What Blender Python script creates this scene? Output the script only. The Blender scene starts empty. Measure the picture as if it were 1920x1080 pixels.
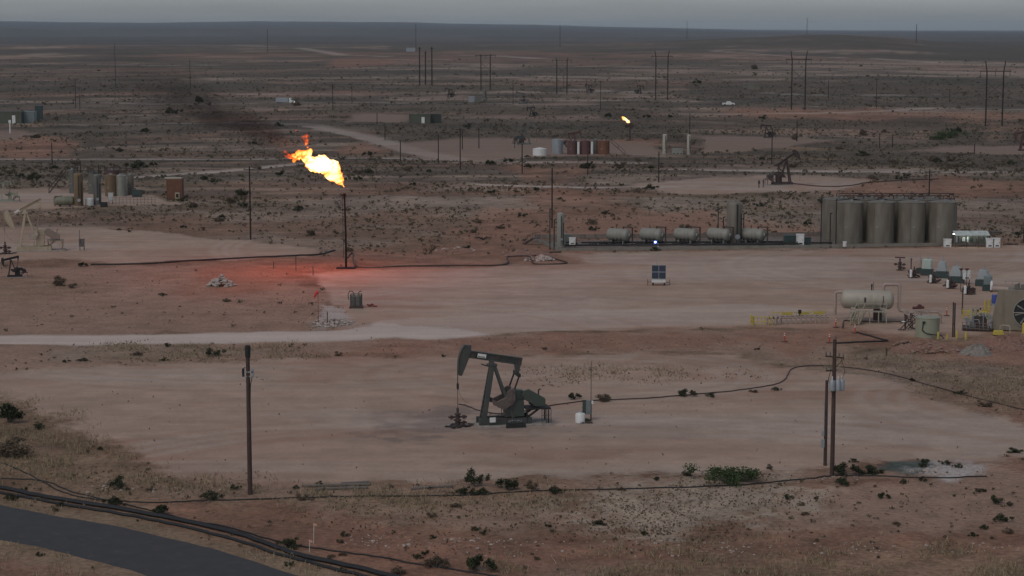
import bpy, bmesh, math, random
import numpy as np
from mathutils import Vector, Matrix
R = math.radians
S = bpy.context.scene
COL = S.collection

# ------------------------------------------------------------------ camera, sky, sun, exposure
HC = 36.0                                  # drone height above the pads
FPX = 3733.0                               # focal length in pixels of the 1920 wide frame
YH = 53.0                                  # true horizon row
PITCH = math.atan((540.0 - YH) / FPX)
cam_d = bpy.data.cameras.new("camera")
cam_d.sensor_width = 36.0
cam_d.lens = 36.0 * FPX / 1920.0
cam_d.clip_start = 1.0
cam_d.clip_end = 80000.0
cam = bpy.data.objects.new("camera", cam_d)
COL.objects.link(cam)
cam.location = (0, 0, HC)
cam.rotation_euler = (math.pi / 2 - PITCH, 0, 0)
S.camera = cam

SUN_EL, SUN_ROT = 52.0, 215.0
W = bpy.data.worlds.new("World")
S.world = W
W.use_nodes = True
nt = W.node_tree
nt.nodes.clear()
o_ = nt.nodes.new("ShaderNodeOutputWorld")
bg = nt.nodes.new("ShaderNodeBackground")
sky = nt.nodes.new("ShaderNodeTexSky")
sky.sky_type = 'NISHITA'
sky.sun_disc = False
sky.sun_elevation = R(SUN_EL)
sky.sun_rotation = R(SUN_ROT)
sky.dust_density = 2.0
hs = nt.nodes.new("ShaderNodeHueSaturation")
hs.inputs["Saturation"].default_value = 0.50
nt.links.new(sky.outputs[0], hs.inputs["Color"])
# overcast brightens towards the horizon
tcw = nt.nodes.new("ShaderNodeTexCoord"); spw = nt.nodes.new("ShaderNodeSeparateXYZ")
nt.links.new(tcw.outputs["Generated"], spw.inputs[0])
rmp = nt.nodes.new("ShaderNodeMapRange"); rmp.interpolation_type = 'SMOOTHSTEP'
rmp.inputs["From Min"].default_value = 0.0; rmp.inputs["From Max"].default_value = 0.26
rmp.inputs["To Min"].default_value = 1.85; rmp.inputs["To Max"].default_value = 1.0
nt.links.new(spw.outputs["Z"], rmp.inputs["Value"])
vmw = nt.nodes.new("ShaderNodeVectorMath"); vmw.operation = 'SCALE'
nt.links.new(hs.outputs[0], vmw.inputs[0]); # faint stretched cloud texture
mpw = nt.nodes.new("ShaderNodeMapping"); mpw.inputs["Scale"].default_value = (3.0, 3.0, 40.0)
nzw = nt.nodes.new("ShaderNodeTexNoise"); nzw.inputs["Scale"].default_value = 2.0; nzw.inputs["Detail"].default_value = 5
nt.links.new(tcw.outputs["Generated"], mpw.inputs["Vector"]); nt.links.new(mpw.outputs[0], nzw.inputs["Vector"])
cmw = nt.nodes.new("ShaderNodeMapRange"); cmw.inputs["From Min"].default_value = .3; cmw.inputs["From Max"].default_value = .7; cmw.inputs["To Min"].default_value = .90; cmw.inputs["To Max"].default_value = 1.10
nt.links.new(nzw.outputs["Fac"], cmw.inputs["Value"])
mmw = nt.nodes.new("ShaderNodeMath"); mmw.operation = 'MULTIPLY'
nt.links.new(rmp.outputs[0], mmw.inputs[0]); nt.links.new(cmw.outputs[0], mmw.inputs[1])
nt.links.new(mmw.outputs[0], vmw.inputs["Scale"])
tnt = nt.nodes.new("ShaderNodeVectorMath"); tnt.operation = 'MULTIPLY'
tnt.inputs[1].default_value = (0.945, 1.0, 1.085)                # cool grey overcast
nt.links.new(vmw.outputs[0], tnt.inputs[0])
nt.links.new(tnt.outputs[0], bg.inputs["Color"])
bg.inputs["Strength"].default_value = 0.10
nt.links.new(bg.outputs[0], o_.inputs[0])

sun_d = bpy.data.lights.new("sun", 'SUN')
sun_d.energy = 0.8
sun_d.angle = R(30)
sun_d.color = (1.0, 0.88, 0.74)
sun = bpy.data.objects.new("sun", sun_d)
COL.objects.link(sun)
# sky sun_rotation is measured clockwise from +Y
_az = R(SUN_ROT)
_dir = Vector((math.sin(_az) * math.cos(R(SUN_EL)), math.cos(_az) * math.cos(R(SUN_EL)), math.sin(R(SUN_EL))))
sun.rotation_euler = _dir.to_track_quat('Z', 'Y').to_euler()
sun.location = _dir * 400

S.view_settings.view_transform = 'Standard'
S.view_settings.look = 'None'
S.view_settings.exposure = -0.46
S.view_settings.gamma = 1.0
S.render.engine = 'CYCLES'
S.cycles.use_denoising = True
S.cycles.max_bounces = 6
S.cycles.diffuse_bounces = 2
S.cycles.volume_bounces = 1
S.cycles.transparent_max_bounces = 40
S.cycles.sample_clamp_indirect = 4.0

# ------------------------------------------------------------------ picture row / column -> ground point
_c, _s = math.sin(PITCH), math.cos(PITCH)

def flat(px, py, z=0.0):
    dx, dy = (px - 960.0) / FPX, -(py - 540.0) / FPX
    Y = dy * _c + _s
    Z = dy * _s - _c
    k = (z - HC) / Z
    return dx * k, Y * k

def flat_np(P):
    return np.array([flat(a, b) for a, b in P])

def mpp(py):
    x, y = flat(960, py)
    return math.hypot(y * math.cos(PITCH), 0) / FPX + HC * math.sin(PITCH) / FPX

# ------------------------------------------------------------------ noise
def _hash(ix, iy, seed):
    h = (ix * 374761393 + iy * 668265263 + seed * 974634241) & 0xffffffff
    h = ((h ^ (h >> 13)) * 1274126177) & 0xffffffff
    h = h ^ (h >> 16)
    return (h & 0xffffff) / float(0x1000000)

def vnoise(x, y, seed=0):
    x = np.asarray(x, float); y = np.asarray(y, float)
    xi = np.floor(x).astype(np.int64); yi = np.floor(y).astype(np.int64)
    fx = x - xi; fy = y - yi
    fx = fx * fx * (3 - 2 * fx); fy = fy * fy * (3 - 2 * fy)
    a = _hash(xi, yi, seed); b = _hash(xi + 1, yi, seed)
    c = _hash(xi, yi + 1, seed); d = _hash(xi + 1, yi + 1, seed)
    return (a + (b - a) * fx) * (1 - fy) + (c + (d - c) * fx) * fy

def fbm(x, y, seed=0, oct=4):
    t, amp, tot = 0.0, 1.0, 0.0
    for i in range(oct):
        t = t + amp * vnoise(x * 2 ** i + 17.3 * i, y * 2 ** i - 9.1 * i, seed + i)
        tot += amp
        amp *= 0.55
    return t / tot

def sst(a, b, x):
    t = np.clip((x - a) / (b - a), 0, 1)
    return t * t * (3 - 2 * t)

def poly_sd(poly, x, y, soft):
    """signed distance (+ inside) to a ground polygon, exact only near it"""
    P = np.asarray(poly)
    out = np.full(x.shape, -1e4)
    m = np.max(soft) * 3 + 2
    x0, y0 = P.min(0) - m; x1, y1 = P.max(0) + m
    sel = (x > x0) & (x < x1) & (y > y0) & (y < y1)
    if not sel.any():
        return out
    X, Y = x[sel], y[sel]
    d2 = np.full(X.shape, 1e18)
    ins = np.zeros(X.shape, bool)
    n = len(P)
    for i in range(n):
        ax, ay = P[i]; bx, by = P[(i + 1) % n]
        ex, ey = bx - ax, by - ay
        L = ex * ex + ey * ey + 1e-9
        t = np.clip(((X - ax) * ex + (Y - ay) * ey) / L, 0, 1)
        d2 = np.minimum(d2, (X - ax - t * ex) ** 2 + (Y - ay - t * ey) ** 2)
        c = ((ay > Y) != (by > Y)) & (X < (bx - ax) * (Y - ay) / (by - ay + 1e-12) + ax)
        ins ^= c
    d = np.sqrt(d2)
    out[sel] = np.where(ins, d, -d)
    return out

def line_sd(pts, width, x, y):
    P = np.asarray(pts)
    out = np.full(x.shape, -1e4)
    m = width * 4 + 10
    x0, y0 = P.min(0) - m; x1, y1 = P.max(0) + m
    sel = (x > x0) & (x < x1) & (y > y0) & (y < y1)
    if not sel.any():
        return out
    X, Y = x[sel], y[sel]
    d2 = np.full(X.shape, 1e18)
    for i in range(len(P) - 1):
        ax, ay = P[i]; bx, by = P[i + 1]
        ex, ey = bx - ax, by - ay
        t = np.clip(((X - ax) * ex + (Y - ay) * ey) / (ex * ex + ey * ey + 1e-9), 0, 1)
        d2 = np.minimum(d2, (X - ax - t * ex) ** 2 + (Y - ay - t * ey) ** 2)
    out[sel] = width / 2 - np.sqrt(d2)
    return out

# outlines on the ground, given as (column, row) pairs of the 1920 x 1080 frame
PADS = [
    # facility pad
    [(560, 512), (660, 506), (950, 500), (1070, 494), (1050, 474), (1500, 470), (1780, 462), (2300, 452), (2300, 600), (1960, 600), (1790, 640), (1560, 612),
     (1400, 612), (1150, 618), (900, 622), (700, 606), (660, 612), (610, 560)],
    # pumpjack pad
    [(-60, 700), (250, 682), (520, 675), (850, 668), (1390, 662), (1470, 690), (1600, 705), (1760, 745), (1960, 800), (2000, 850), (1830, 862),
     (1560, 876), (1400, 884), (1200, 890), (900, 902), (560, 905), (470, 903), (330, 888), (180, 830), (70, 765), (-60, 735)],
    # pad of the cream pumpjack
    [(-200, 424), (200, 428), (330, 440), (480, 458), (610, 470), (560, 478), (350, 488), (210, 494), (120, 482), (40, 490), (-200, 500)],
    # pad of the far nose-up pumpjack
    [(1190, 346), (1330, 336), (1430, 328), (1540, 332), (1640, 337), (1570, 352), (1500, 362), (1260, 362)],
    # pad of the mid tank battery
    [(690, 272), (830, 262), (1000, 258), (1240, 268), (1250, 290), (1010, 296), (900, 304), (800, 300)],
    [(1300, 292), (1560, 262), (1300, 254), (1290, 262)],
    [(1720, 283), (1780, 272), (1930, 274), (1920, 290), (1800, 288)],
    [(640, 214), (780, 216), (770, 231), (640, 232)],
    [(760, 184), (870, 178), (900, 187), (780, 186)],
    [(960, 197), (1080, 193), (1090, 198), (960, 200)],
    [(870, 218), (1110, 217), (1110, 223), (870, 223)],
    [(-100, 248), (40, 246), (80, 252), (20, 262), (-100, 268)],
    [(-100, 354), (90, 352), (260, 368), (320, 382), (100, 390), (-100, 400)],
]
ROADS = [  # points, width in metres
    ([(-300, 641), (200, 637), (480, 632), (640, 629), (800, 619), (960, 610), (1150, 604)], 7.5),
    ([(800, 615), (1000, 602), (1250, 594), (1420, 588)], 16.0),
    ([(590, 238), (660, 252), (720, 268), (780, 285), (850, 298)], 9.0),
    ([(1250, 318), (1500, 322), (1920, 324), (2300, 326)], 4.0),
    ([(-200, 300), (200, 299), (420, 300), (640, 297), (800, 299), (980, 305), (1200, 306)], 4.0),
    ([(240, 334), (420, 322), (560, 308)], 4.0),
    ([(1280, 215), (1500, 213), (1640, 209), (1770, 202), (1960, 205), (2300, 207)], 8.0),
    ([(-200, 182), (300, 196), (700, 194), (1100, 197)], 8.0),
    ([(560, 93), (600, 97), (640, 103), (720, 106)], 22.0), ([(840, 104), (940, 106), (1010, 110)], 22.0), ([(150, 120), (300, 123), (430, 121)], 14.0),
    ([(1330, 100), (1500, 108), (1640, 110), (1760, 118)], 14.0), ([(460, 175), (560, 176), (650, 176)], 10.0), ([(1060, 168), (1180, 172), (1260, 171)], 9.0),
    ([(1440, 174), (1560, 178), (1760, 176)], 9.0), ([(-100, 230), (160, 236), (420, 232), (600, 236)], 5.0), ([(880, 345), (1100, 352), (1260, 350)], 3.0),
]
REDS = [
    [(985, 318), (1085, 318), (1130, 365), (1200, 385), (1330, 408), (1500, 430), (1540, 445), (1000, 450), (880, 452), (930, 405), (970, 370)],
    [(1490, 347), (1740, 337), (2100, 345), (2100, 368), (1800, 370), (1560, 362)],
    [(380, 486), (630, 474), (800, 466), (1000, 450), (1060, 470), (1060, 492), (950, 499), (660, 504), (560, 540), (420, 560), (330, 520)],
    [(420, 975), (640, 985), (900, 1000), (1300, 1016), (2000, 1006), (2000, 1048), (1100, 1058), (800, 1070), (560, 1030)],
    [(330, 948), (620, 940), (700, 985), (520, 1005)],
    [(1560, 615), (1790, 640), (2000, 600), (2000, 690), (1760, 680), (1500, 640)],
    [(700, 640), (900, 625), (1150, 622), (1400, 616), (1540, 630), (1500, 652), (900, 660), (660, 668)],
    [(640, 255), (760, 285), (640, 290), (560, 280)],
    [(1440, 207), (1700, 206), (1960, 210), (1960, 226), (1600, 224), (1440, 216)],
    [(640, 112), (790, 112), (780, 122), (640, 124)],
    [(-100, 268), (60, 262), (160, 272), (120, 300), (-100, 296)],
    [(1080, 262), (1340, 264), (1340, 270), (1080, 272)],
]
SALT = [[(1130, 930), (1300, 912), (1460, 904), (1490, 920), (1430, 985), (1290, 1012), (1120, 985), (1060, 955)]]
GREYS = [
    [(530, 372), (720, 366), (960, 372), (980, 388), (700, 392), (560, 390)], [(820, 346), (1000, 352), (1000, 360), (800, 358)],
    [(1220, 372), (1500, 376), (1540, 386), (1240, 388)], [(1100, 336), (1240, 330), (1250, 342), (1110, 346)],
    [(1560, 370), (1960, 382), (1960, 392), (1800, 388)], [(250, 385), (330, 378), (330, 396), (260, 400)],
    [(150, 690 - 40), (520, 652), (520, 664), (120, 668)],
    [(1000, 700), (1180, 690), (1380, 694), (1370, 710), (1150, 722), (1020, 716)],
]
DRY = [  # pale dry grass ground
    [(0, 735), (60, 765), (190, 840), (330, 892), (440, 905), (420, 935), (150, 935), (60, 900), (-60, 860), (-60, 730)],
    [(1560, 690), (1640, 690), (1780, 740), (1960, 790), (1960, 700), (1760, 668), (1620, 660)],
    [(1350, 1030), (2000, 1030), (2000, 1140), (1000, 1140), (1150, 1060)],
    [(560, 920), (760, 925), (1100, 930), (1060, 955), (820, 960), (600, 945)],
    [(200, 646), (520, 648), (560, 668), (230, 676)], [(1010, 690), (1360, 690), (1370, 706), (1040, 716)],
    [(540, 565), (590, 570), (655, 612), (590, 616)], [(0, 525), (150, 525), (200, 545), (0, 565)],
]
BARES = [
    [(-200, 500), (200, 498), (420, 492), (560, 512), (640, 600), (655, 618), (480, 628), (-200, 636)],
    [(-200, 645), (400, 640), (640, 636), (900, 625), (1160, 622), (1560, 616), (1600, 690), (1390, 664), (860, 668), (520, 676), (240, 684), (-200, 704)],
    [(1430, 905), (1600, 898), (2000, 893), (2000, 1000), (1440, 996), (1400, 960)],
    [(620, 935), (1130, 928), (1060, 960), (1120, 990), (700, 985), (600, 955)],
    [(330, 905), (470, 905), (900, 904), (1560, 880), (1880, 864), (1880, 900), (1400, 912), (900, 934), (420, 940), (200, 935)],
    [(1000, 440), (1300, 395), (1500, 425), (1540, 445)],
]
DARKVEG = [
    [(1690, 78), (2200, 86), (2200, 116), (1800, 112), (1720, 98)], [(1280, 84), (1700, 84), (1700, 95), (1280, 95)],
    [(760, 88), (1040, 86), (1300, 90), (1280, 98), (760, 97)],
    [(-300, 152), (400, 158), (760, 160), (1040, 162), (1040, 172), (700, 172), (-300, 168)],
    [(1280, 156), (1960, 152), (1960, 200), (1500, 200), (1280, 190)], [(1040, 205), (1280, 206), (1280, 220), (1040, 220)],
    [(680, 236), (960, 232), (1240, 240), (1240, 262), (1000, 258), (820, 260)], [(1740, 240), (1900, 246), (1900, 270), (1740, 270)],
    [(1560, 292), (1920, 290), (1920, 306), (1600, 310)],
]
STAIN = [[(1650, 867), (1730, 864), (1760, 874), (1720, 888), (1640, 886)]]
GRAVEL = [[(1700, 886), (1760, 868), (1850, 872), (1850, 888), (1760, 896)], [(604, 572), (628, 578), (650, 612), (600, 614)]]
OIL = [[(775, 796), (850, 786), (870, 800), (800, 806)], [(930, 806), (1000, 800), (1010, 810), (940, 814)], [(715, 822), (790, 818), (800, 826), (730, 830)], [(760, 774), (850, 768), (850, 780), (780, 784)]]
LINER = [[(1008, 452), (1046, 470), (1500, 464), (1790, 458), (1760, 440), (1440, 444)]]

def _w(lst):
    return [flat_np(p) for p in lst]

PADS_W, BARES_W, REDS_W, SALT_W, GREYS_W, DRY_W, DARK_W, STAIN_W, GRAV_W, OIL_W, LINER_W = [_w(l) for l in (PADS, BARES, REDS, SALT, GREYS, DRY, DARKVEG, STAIN, GRAVEL, OIL, LINER)]
ROADS_W = [(flat_np(p), w) for p, w in ROADS]
ASPH = flat_np([(-700, 880), (-300, 915), (0, 981), (130, 1002), (250, 1030), (370, 1062), (560, 1130), (800, 1230), (1000, 1330)])
ASPH_W = 7.6

def area(polys, x, y, D, w=1.0, seed=5):
    """0..1 mask of several outlines with ragged, softened edges"""
    soft = np.maximum(1.1, D * 0.004) * w
    rag = ((fbm(x / (D * 0.02 + 2), y / (D * 0.02 + 2), seed, 4) - 0.5) * (D * 0.022 + 1.0 + .02 * np.maximum(D - 350, 0)) + (fbm(x / 1.6, y / 1.1, seed + 40, 3) - .5) * 3.2) * w
    m = np.zeros(x.shape)
    for p in polys:
        sd = poly_sd(p, x, y, soft * 4 + D * 0.02)
        m = np.maximum(m, sst(-1, 1, (sd + rag) / soft))
    return m

def masks(x, y):
    D = np.hypot(x, y)
    pad = area(PADS_W, x, y, D, 1.0, 11)
    road = np.zeros(x.shape)
    rag = (fbm(x / 7, y / 7, 23, 3) - 0.5) * 3.0
    for p, w in ROADS_W:
        soft = np.maximum(0.8, D * 0.003)
        road = np.maximum(road, sst(-1, 1, (line_sd(p, w, x, y) + rag) / soft))
    return D, pad, road

def far_height(x, y):
    """crest at about 4 km, plain behind it, mesa on the horizon"""
    col = 960 + FPX * x / np.maximum(y, 1.0)
    crest_row = np.interp(col, [-400, 800, 1100, 1280, 1420, 1500, 1580, 1660, 1740, 1920, 2400], [87, 87, 84, 78, 70, 65.5, 66, 70, 79, 88, 92])
    zc = np.maximum(HC - (crest_row - YH) * 4000.0 / FPX, 1.0)
    up = sst(2300, 4000, y) * (1 - sst(4050, 5600, y))
    h = zc * up + (fbm(x / 400, y / 300, 91, 3) - 0.5) * 5 * sst(2300, 3500, y)
    mesa_row = np.interp(col, [-900, 0, 140, 280, 480, 780, 850, 1000, 1120, 1290, 1400, 1700, 3000], [43, 39.5, 41.5, 42.5, 39.5, 41.5, 44.5, 46.0, 49.5, 53.5, 57, 60, 60])
    zm = np.maximum(HC + (YH - mesa_row) * 15000.0 / FPX, 0)
    rise = 0.40 * sst(9500, 10500, y + (fbm(x / 900, y * 0, 3, 3) - .5) * 3000) + 0.12 * sst(10500, 13500, y) + 0.48 * sst(13800, 15000, y)
    h = h + zm * rise * sst(9000, 10000, y)
    return h

def hgt(x, y, soft_mask=None):
    x = np.asarray(x, float); y = np.asarray(y, float)
    D = np.hypot(x, y)
    if soft_mask is None:
        _, pad, road = masks(np.atleast_1d(x), np.atleast_1d(y))
        soft_mask = np.maximum(pad, road).reshape(x.shape)
    k = 1 - soft_mask
    h = (fbm(x / 14, y / 14, 41, 3) - 0.5) * 0.5 * k * sst(110, 160, D)
    h = h + (fbm(x / 130, y / 100, 43, 3) - 0.5) * 2.6 * sst(330, 800, D) * k
    h = h + far_height(x, y)
    ad = line_sd(ASPH, ASPH_W + 3, np.atleast_1d(x), np.atleast_1d(y)).reshape(x.shape)
    return h * (1 - sst(-4, 0, ad)) 

def at(px, py, lift=0.0):
    z = 0.0
    for _ in range(6):
        x, y = flat(px, py, z)
        z = float(hgt(np.array([x]), np.array([y]))[0])
    return Vector((x, y, z + lift))

# ------------------------------------------------------------------ materials
def M(name, rgb, rough=0.65, metal=0.0, var=0.12, scale=1.5, stain=None, amount=0.45, emit=None, strength=0.0, bump=0.0):
    m = bpy.data.materials.new(name)
    m.use_nodes = True
    n = m.node_tree.nodes; l = m.node_tree.links
    b = n["Principled BSDF"]
    b.inputs["Roughness"].default_value = rough
    b.inputs["Metallic"].default_value = metal
    tc = n.new("ShaderNodeTexCoord")
    nz = n.new("ShaderNodeTexNoise")
    nz.inputs["Scale"].default_value = scale
    nz.inputs["Detail"].default_value = 6
    l.new(tc.outputs["Object"], nz.inputs["Vector"])
    mx = n.new("ShaderNodeMix"); mx.data_type = 'RGBA'
    mx.inputs["A"].default_value = tuple(c * (1 - var * 2) for c in rgb) + (1,)
    mx.inputs["B"].default_value = tuple(min(c * (1 + var * 2), 0.9) for c in rgb) + (1,)
    l.new(nz.outputs["Fac"], mx.inputs["Factor"])
    out = mx.outputs["Result"]
    if stain:
        mp = n.new("ShaderNodeMapping")
        mp.inputs["Scale"].default_value = (1.6, 1.6, 0.35)
        l.new(tc.outputs["Object"], mp.inputs["Vector"])
        n2 = n.new("ShaderNodeTexNoise"); n2.inputs["Scale"].default_value = scale * 0.9; n2.inputs["Detail"].default_value = 8
        l.new(mp.outputs[0], n2.inputs["Vector"])
        rp = n.new("ShaderNodeValToRGB")
        rp.color_ramp.elements[0].position = 1 - amount - 0.12
        rp.color_ramp.elements[1].position = min(1 - amount + 0.14, 1.0)
        l.new(n2.outputs["Fac"], rp.inputs["Fac"])
        m2 = n.new("ShaderNodeMix"); m2.data_type = 'RGBA'
        m2.inputs["B"].default_value = tuple(stain) + (1,)
        l.new(rp.outputs["Color"], m2.inputs["Factor"])
        l.new(out, m2.inputs["A"])
        out = m2.outputs["Result"]
    l.new(out, b.inputs["Base Color"])
    if bump:
        bp = n.new("ShaderNodeBump"); bp.inputs["Strength"].default_value = bump
        l.new(nz.outputs["Fac"], bp.inputs["Height"])
        l.new(bp.outputs[0], b.inputs["Normal"])
    if emit:
        b.inputs["Emission Color"].default_value = tuple(emit) + (1,)
        b.inputs["Emission Strength"].default_value = strength
    return m

def tag(o, label=None, cat=None, group=None, kind=None):
    if label: o["label"] = label
    if cat: o["category"] = cat
    if group: o["group"] = group
    if kind: o["kind"] = kind
    return o

def ground_material():
    m = bpy.data.materials.new("desert_soil")
    m.use_nodes = True
    n = m.node_tree.nodes; l = m.node_tree.links
    b = n["Principled BSDF"]
    b.inputs["Roughness"].default_value = 0.95
    b.inputs["Specular IOR Level"].default_value = 0.15
    a = n.new("ShaderNodeAttribute"); a.attribute_name = "soil"
    g = n.new("ShaderNodeAttribute"); g.attribute_name = "grain"
    tc = n.new("ShaderNodeTexCoord")
    def noise(sc, det, rough=0.6, stretch=None):
        t = n.new("ShaderNodeTexNoise"); t.inputs["Scale"].default_value = sc; t.inputs["Detail"].default_value = det
        t.inputs["Roughness"].default_value = rough
        if stretch:
            mp = n.new("ShaderNodeMapping"); mp.inputs["Scale"].default_value = stretch
            l.new(tc.outputs["Object"], mp.inputs["Vector"]); l.new(mp.outputs[0], t.inputs["Vector"])
        else:
            l.new(tc.outputs["Object"], t.inputs["Vector"])
        return t.outputs["Fac"]
    def math_(op, x, y=None, z=None):
        t = n.new("ShaderNodeMath"); t.operation = op
        for i, v in enumerate((x, y, z)):
            if v is None: continue
            if isinstance(v, (int, float)): t.inputs[i].default_value = v
            else: l.new(v, t.inputs[i])
        return t.outputs[0]
    fine = noise(2.2, 5, 0.7)
    mid = noise(0.35, 4)
    tracks = noise(0.25, 3, 0.6, (0.06, 1.3, 1))
    # grain channel: R = scrubby roughness 0..1, G = pad smoothness
    sep = n.new("ShaderNodeSeparateColor"); l.new(g.outputs["Color"], sep.inputs[0])
    k1 = math_('MULTIPLY', math_('SUBTRACT', fine, 0.5), math_('MULTIPLY_ADD', sep.outputs[0], 1.9, 0.50))
    k2 = math_('MULTIPLY', math_('SUBTRACT', mid, 0.5), math_('MULTIPLY_ADD', sep.outputs[0], 1.1, 0.26))
    k3 = math_('MULTIPLY', math_('SUBTRACT', tracks, 0.5), math_('MULTIPLY', sep.outputs[1], 0.42))
    tot = math_('ADD', math_('ADD', k1, k2), math_('ADD', k3, 1.0))
    tot = math_('MAXIMUM', tot, 0.25)
    vm = n.new("ShaderNodeVectorMath"); vm.operation = 'SCALE'
    l.new(a.outputs["Color"], vm.inputs[0]); l.new(tot, vm.inputs["Scale"])
    l.new(vm.outputs[0], b.inputs["Base Color"])
    bp = n.new("ShaderNodeBump"); bp.inputs["Strength"].default_value = 0.35; bp.inputs["Distance"].default_value = 0.15
    l.new(fine, bp.inputs["Height"])
    l.new(bp.outputs[0], b.inputs["Normal"])
    return m

C_PAD = np.array([.385, .276, .208]); C_ROAD = np.array([.50, .42, .36]); C_RED = np.array([.265, .138, .090])
C_BROWN = np.array([.200, .122, .083]); C_OLIVE = np.array([.155, .118, .072]); C_GREY = np.array([.285, .215, .165])
C_DRY = np.array([.215, .155, .10]); C_DARK = np.array([.082, .068, .050]); C_SALT = np.array([.37, .295, .225])

def mixc(c, new, m):
    return c + (new - c) * m[:, None]

def ground_albedo(x, y, D, pad, road):
    N = len(x)
    n1 = fbm(x / 110, y / 80, 61, 4); n2 = fbm(x / 38, y / 30, 62, 4); n3 = fbm(x / 9, y / 9, 63, 4)
    k = np.maximum(1, D / 600)
    c = np.tile(C_BROWN, (N, 1))
    c = mixc(c, C_OLIVE, sst(.47, .60, n1) * .7)
    c = mixc(c, C_RED, sst(.50, .62, fbm(x / 170, y / 130, 65, 4)) * .42)
    c = mixc(c, C_GREY, sst(.53, .64, n2) * .6)
    c = mixc(c, C_DARK, sst(.56, .72, n3) * .35 * sst(250, 500, D))
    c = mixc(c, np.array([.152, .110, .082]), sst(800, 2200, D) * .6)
    # pale wash-outs and brush lines, seen as streaks at this low angle
    for sx, sy, col, lo, hi, w, sd in ((240, 22, C_GREY, .54, .66, .8, 66), (200, 26, C_DARK, .54, .67, .75, 67), (70, 9, C_GREY * 1.1, .56, .66, .7, 68), (60, 8, C_DARK, .55, .66, .7, 69),
                                       (300, 30, C_RED, .55, .65, .35, 70), (26, 5, C_DARK * 1.1, .56, .66, .6, 77), (120, 11, C_DARK * .9, .54, .62, .7 , 177), (45, 5, C_DARK * .9, .55, .64, .6, 178)):
        c = mixc(c, col, sst(lo, hi, fbm(x / sx / k ** .5, y / sy / k ** 1.4, sd, 4)) * w * sst(330, 560, D))
    c = mixc(c, np.array([.072, .068, .062]), sst(3900, 4700, y + (fbm(x / 500, y / 500, 78, 3) - .5) * 900) * .8)
    c = mixc(c, np.array([.11, .10, .09]), sst(3900, 4700, y) * sst(.58, .7, fbm(x / 1500, y / 500, 79, 3)) * .6)
    c = mixc(c, np.array([.125, .12, .112]), sst(13300, 14200, y) * (1 - sst(.155, .2, x / y)))
    c = mixc(c, np.array([.035, .04, .042]), sst(13000, 13400, y) * (1 - sst(13800, 14100, y)) * .8)
    def put(polys, col, k, w=1.0, seed=5):
        nonlocal c
        m = area(polys, x, y, D, w, seed)
        c = mixc(c, col, m * k)
        return m
    mott = .55 + .9 * fbm(x / 4.5, y / 3.2, 89, 4)
    bare = put(BARES_W, np.array([.300, .200, .145]), .85, 1.8, 70)
    put(REDS_W, C_RED, .70, 3.0, 71)
    put(GREYS_W, C_GREY, .7, 1.6, 72)
    dk = put(DARK_W, C_DARK, .72, 2.0, 73)
    dry = put(DRY_W, C_DRY, .5, 3.0, 74)
    salt = put(SALT_W, C_SALT, .85, 3.4, 75)
    put(LINER_W, np.array([.16, .14, .125]), .85, .4, 76)
    c = c * (1 + (mott - 1) * ((.80 - .45 * bare) * (1 - sst(500, 1000, D))))[:, None]
    m2 = .5 + 1.0 * fbm(x / 11, y / 13, 93, 4)
    c = c * (1 + (m2 - 1) * (.75 * (1 - bare) * sst(330, 420, D) * (1 - sst(1100, 2200, D))))[:, None]
    # graded caliche
    pc = np.tile(C_PAD, (N, 1))
    pc = mixc(pc, np.array([.33, .215, .165]), sst(.48, .64, fbm(x / 30, y / 26, 81, 3)) * .5)
    pc = mixc(pc, np.array([.41, .325, .27]), sst(.50, .66, fbm(x / 46, y / 12, 82, 4)) * .6)
    pc = mixc(pc, np.array([.26, .185, .14]), sst(.50, .68, fbm(x / 14, y / 5, 84, 4)) * .32)
    pc = pc * (1 + (fbm(x / 2.2, y / 1.6, 95, 4) - .5) * .32)[:, None]
    pc = mixc(pc, C_RED * 1.1, sst(.62, .72, fbm(x / 18, y / 7, 96, 4)) * .3)
    m0 = area(REDS_W, x, y, D, 4.0, 83)
    pc = mixc(pc, C_RED * 1.2, m0 * .45)
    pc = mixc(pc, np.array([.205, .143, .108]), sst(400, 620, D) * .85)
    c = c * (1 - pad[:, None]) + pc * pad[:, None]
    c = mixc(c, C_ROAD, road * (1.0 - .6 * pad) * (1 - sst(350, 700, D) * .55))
    # spilt oil, drying puddle, dumped gravel
    put(OIL_W, np.array([.12, .10, .088]), .5, 2.2, 85)
    put(STAIN_W, np.array([.070, .090, .080]), .92, .7, 86)
    put(GRAV_W, np.array([.43, .39, .365]), .85, 1.1, 87)
    # faint tyre arcs on the pads
    for ax, ay, ar in ((40, 245, 62), (10, 150, 45), (-30, 230, 38), (60, 190, 30), (-20, 120, 60), (90, 300, 55), (20, 330, 70), (5, 205, 22)):
        arc = np.abs(np.hypot(x - ax, (y - ay) * 1.3) - ar - 6 * np.sin(x / 30 + ax))
        c = mixc(c, C_ROAD * .9, (1 - sst(.25, .9, np.minimum(arc, np.abs(arc - 2.1)))) * pad * (.06 + .22 * vnoise(x / 12, y / 12, 97)))
        c = mixc(c, C_RED, (1 - sst(.3, 1.0, np.abs(arc - 4.0))) * pad * .25 * vnoise(x / 9, y / 9, 98))
    ad = line_sd(ASPH, ASPH_W, x, y)
    verge = sst(-4.5, -.5, ad + (fbm(x / 2.5, y / 2.5, 88, 3) - .5) * 4)
    c = mixc(c, C_DRY * 1.1, verge * .8)
    grain = np.zeros((N, 4)); grain[:, 3] = 1
    grain[:, 0] = np.clip((1 - np.maximum(pad, road)) * .75 - bare * .25 + dry * .2 + salt * .1, 0, 1) * (1 - sst(1500, 4000, D))
    grain[:, 1] = np.maximum(pad, road)
    return c, grain

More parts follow.
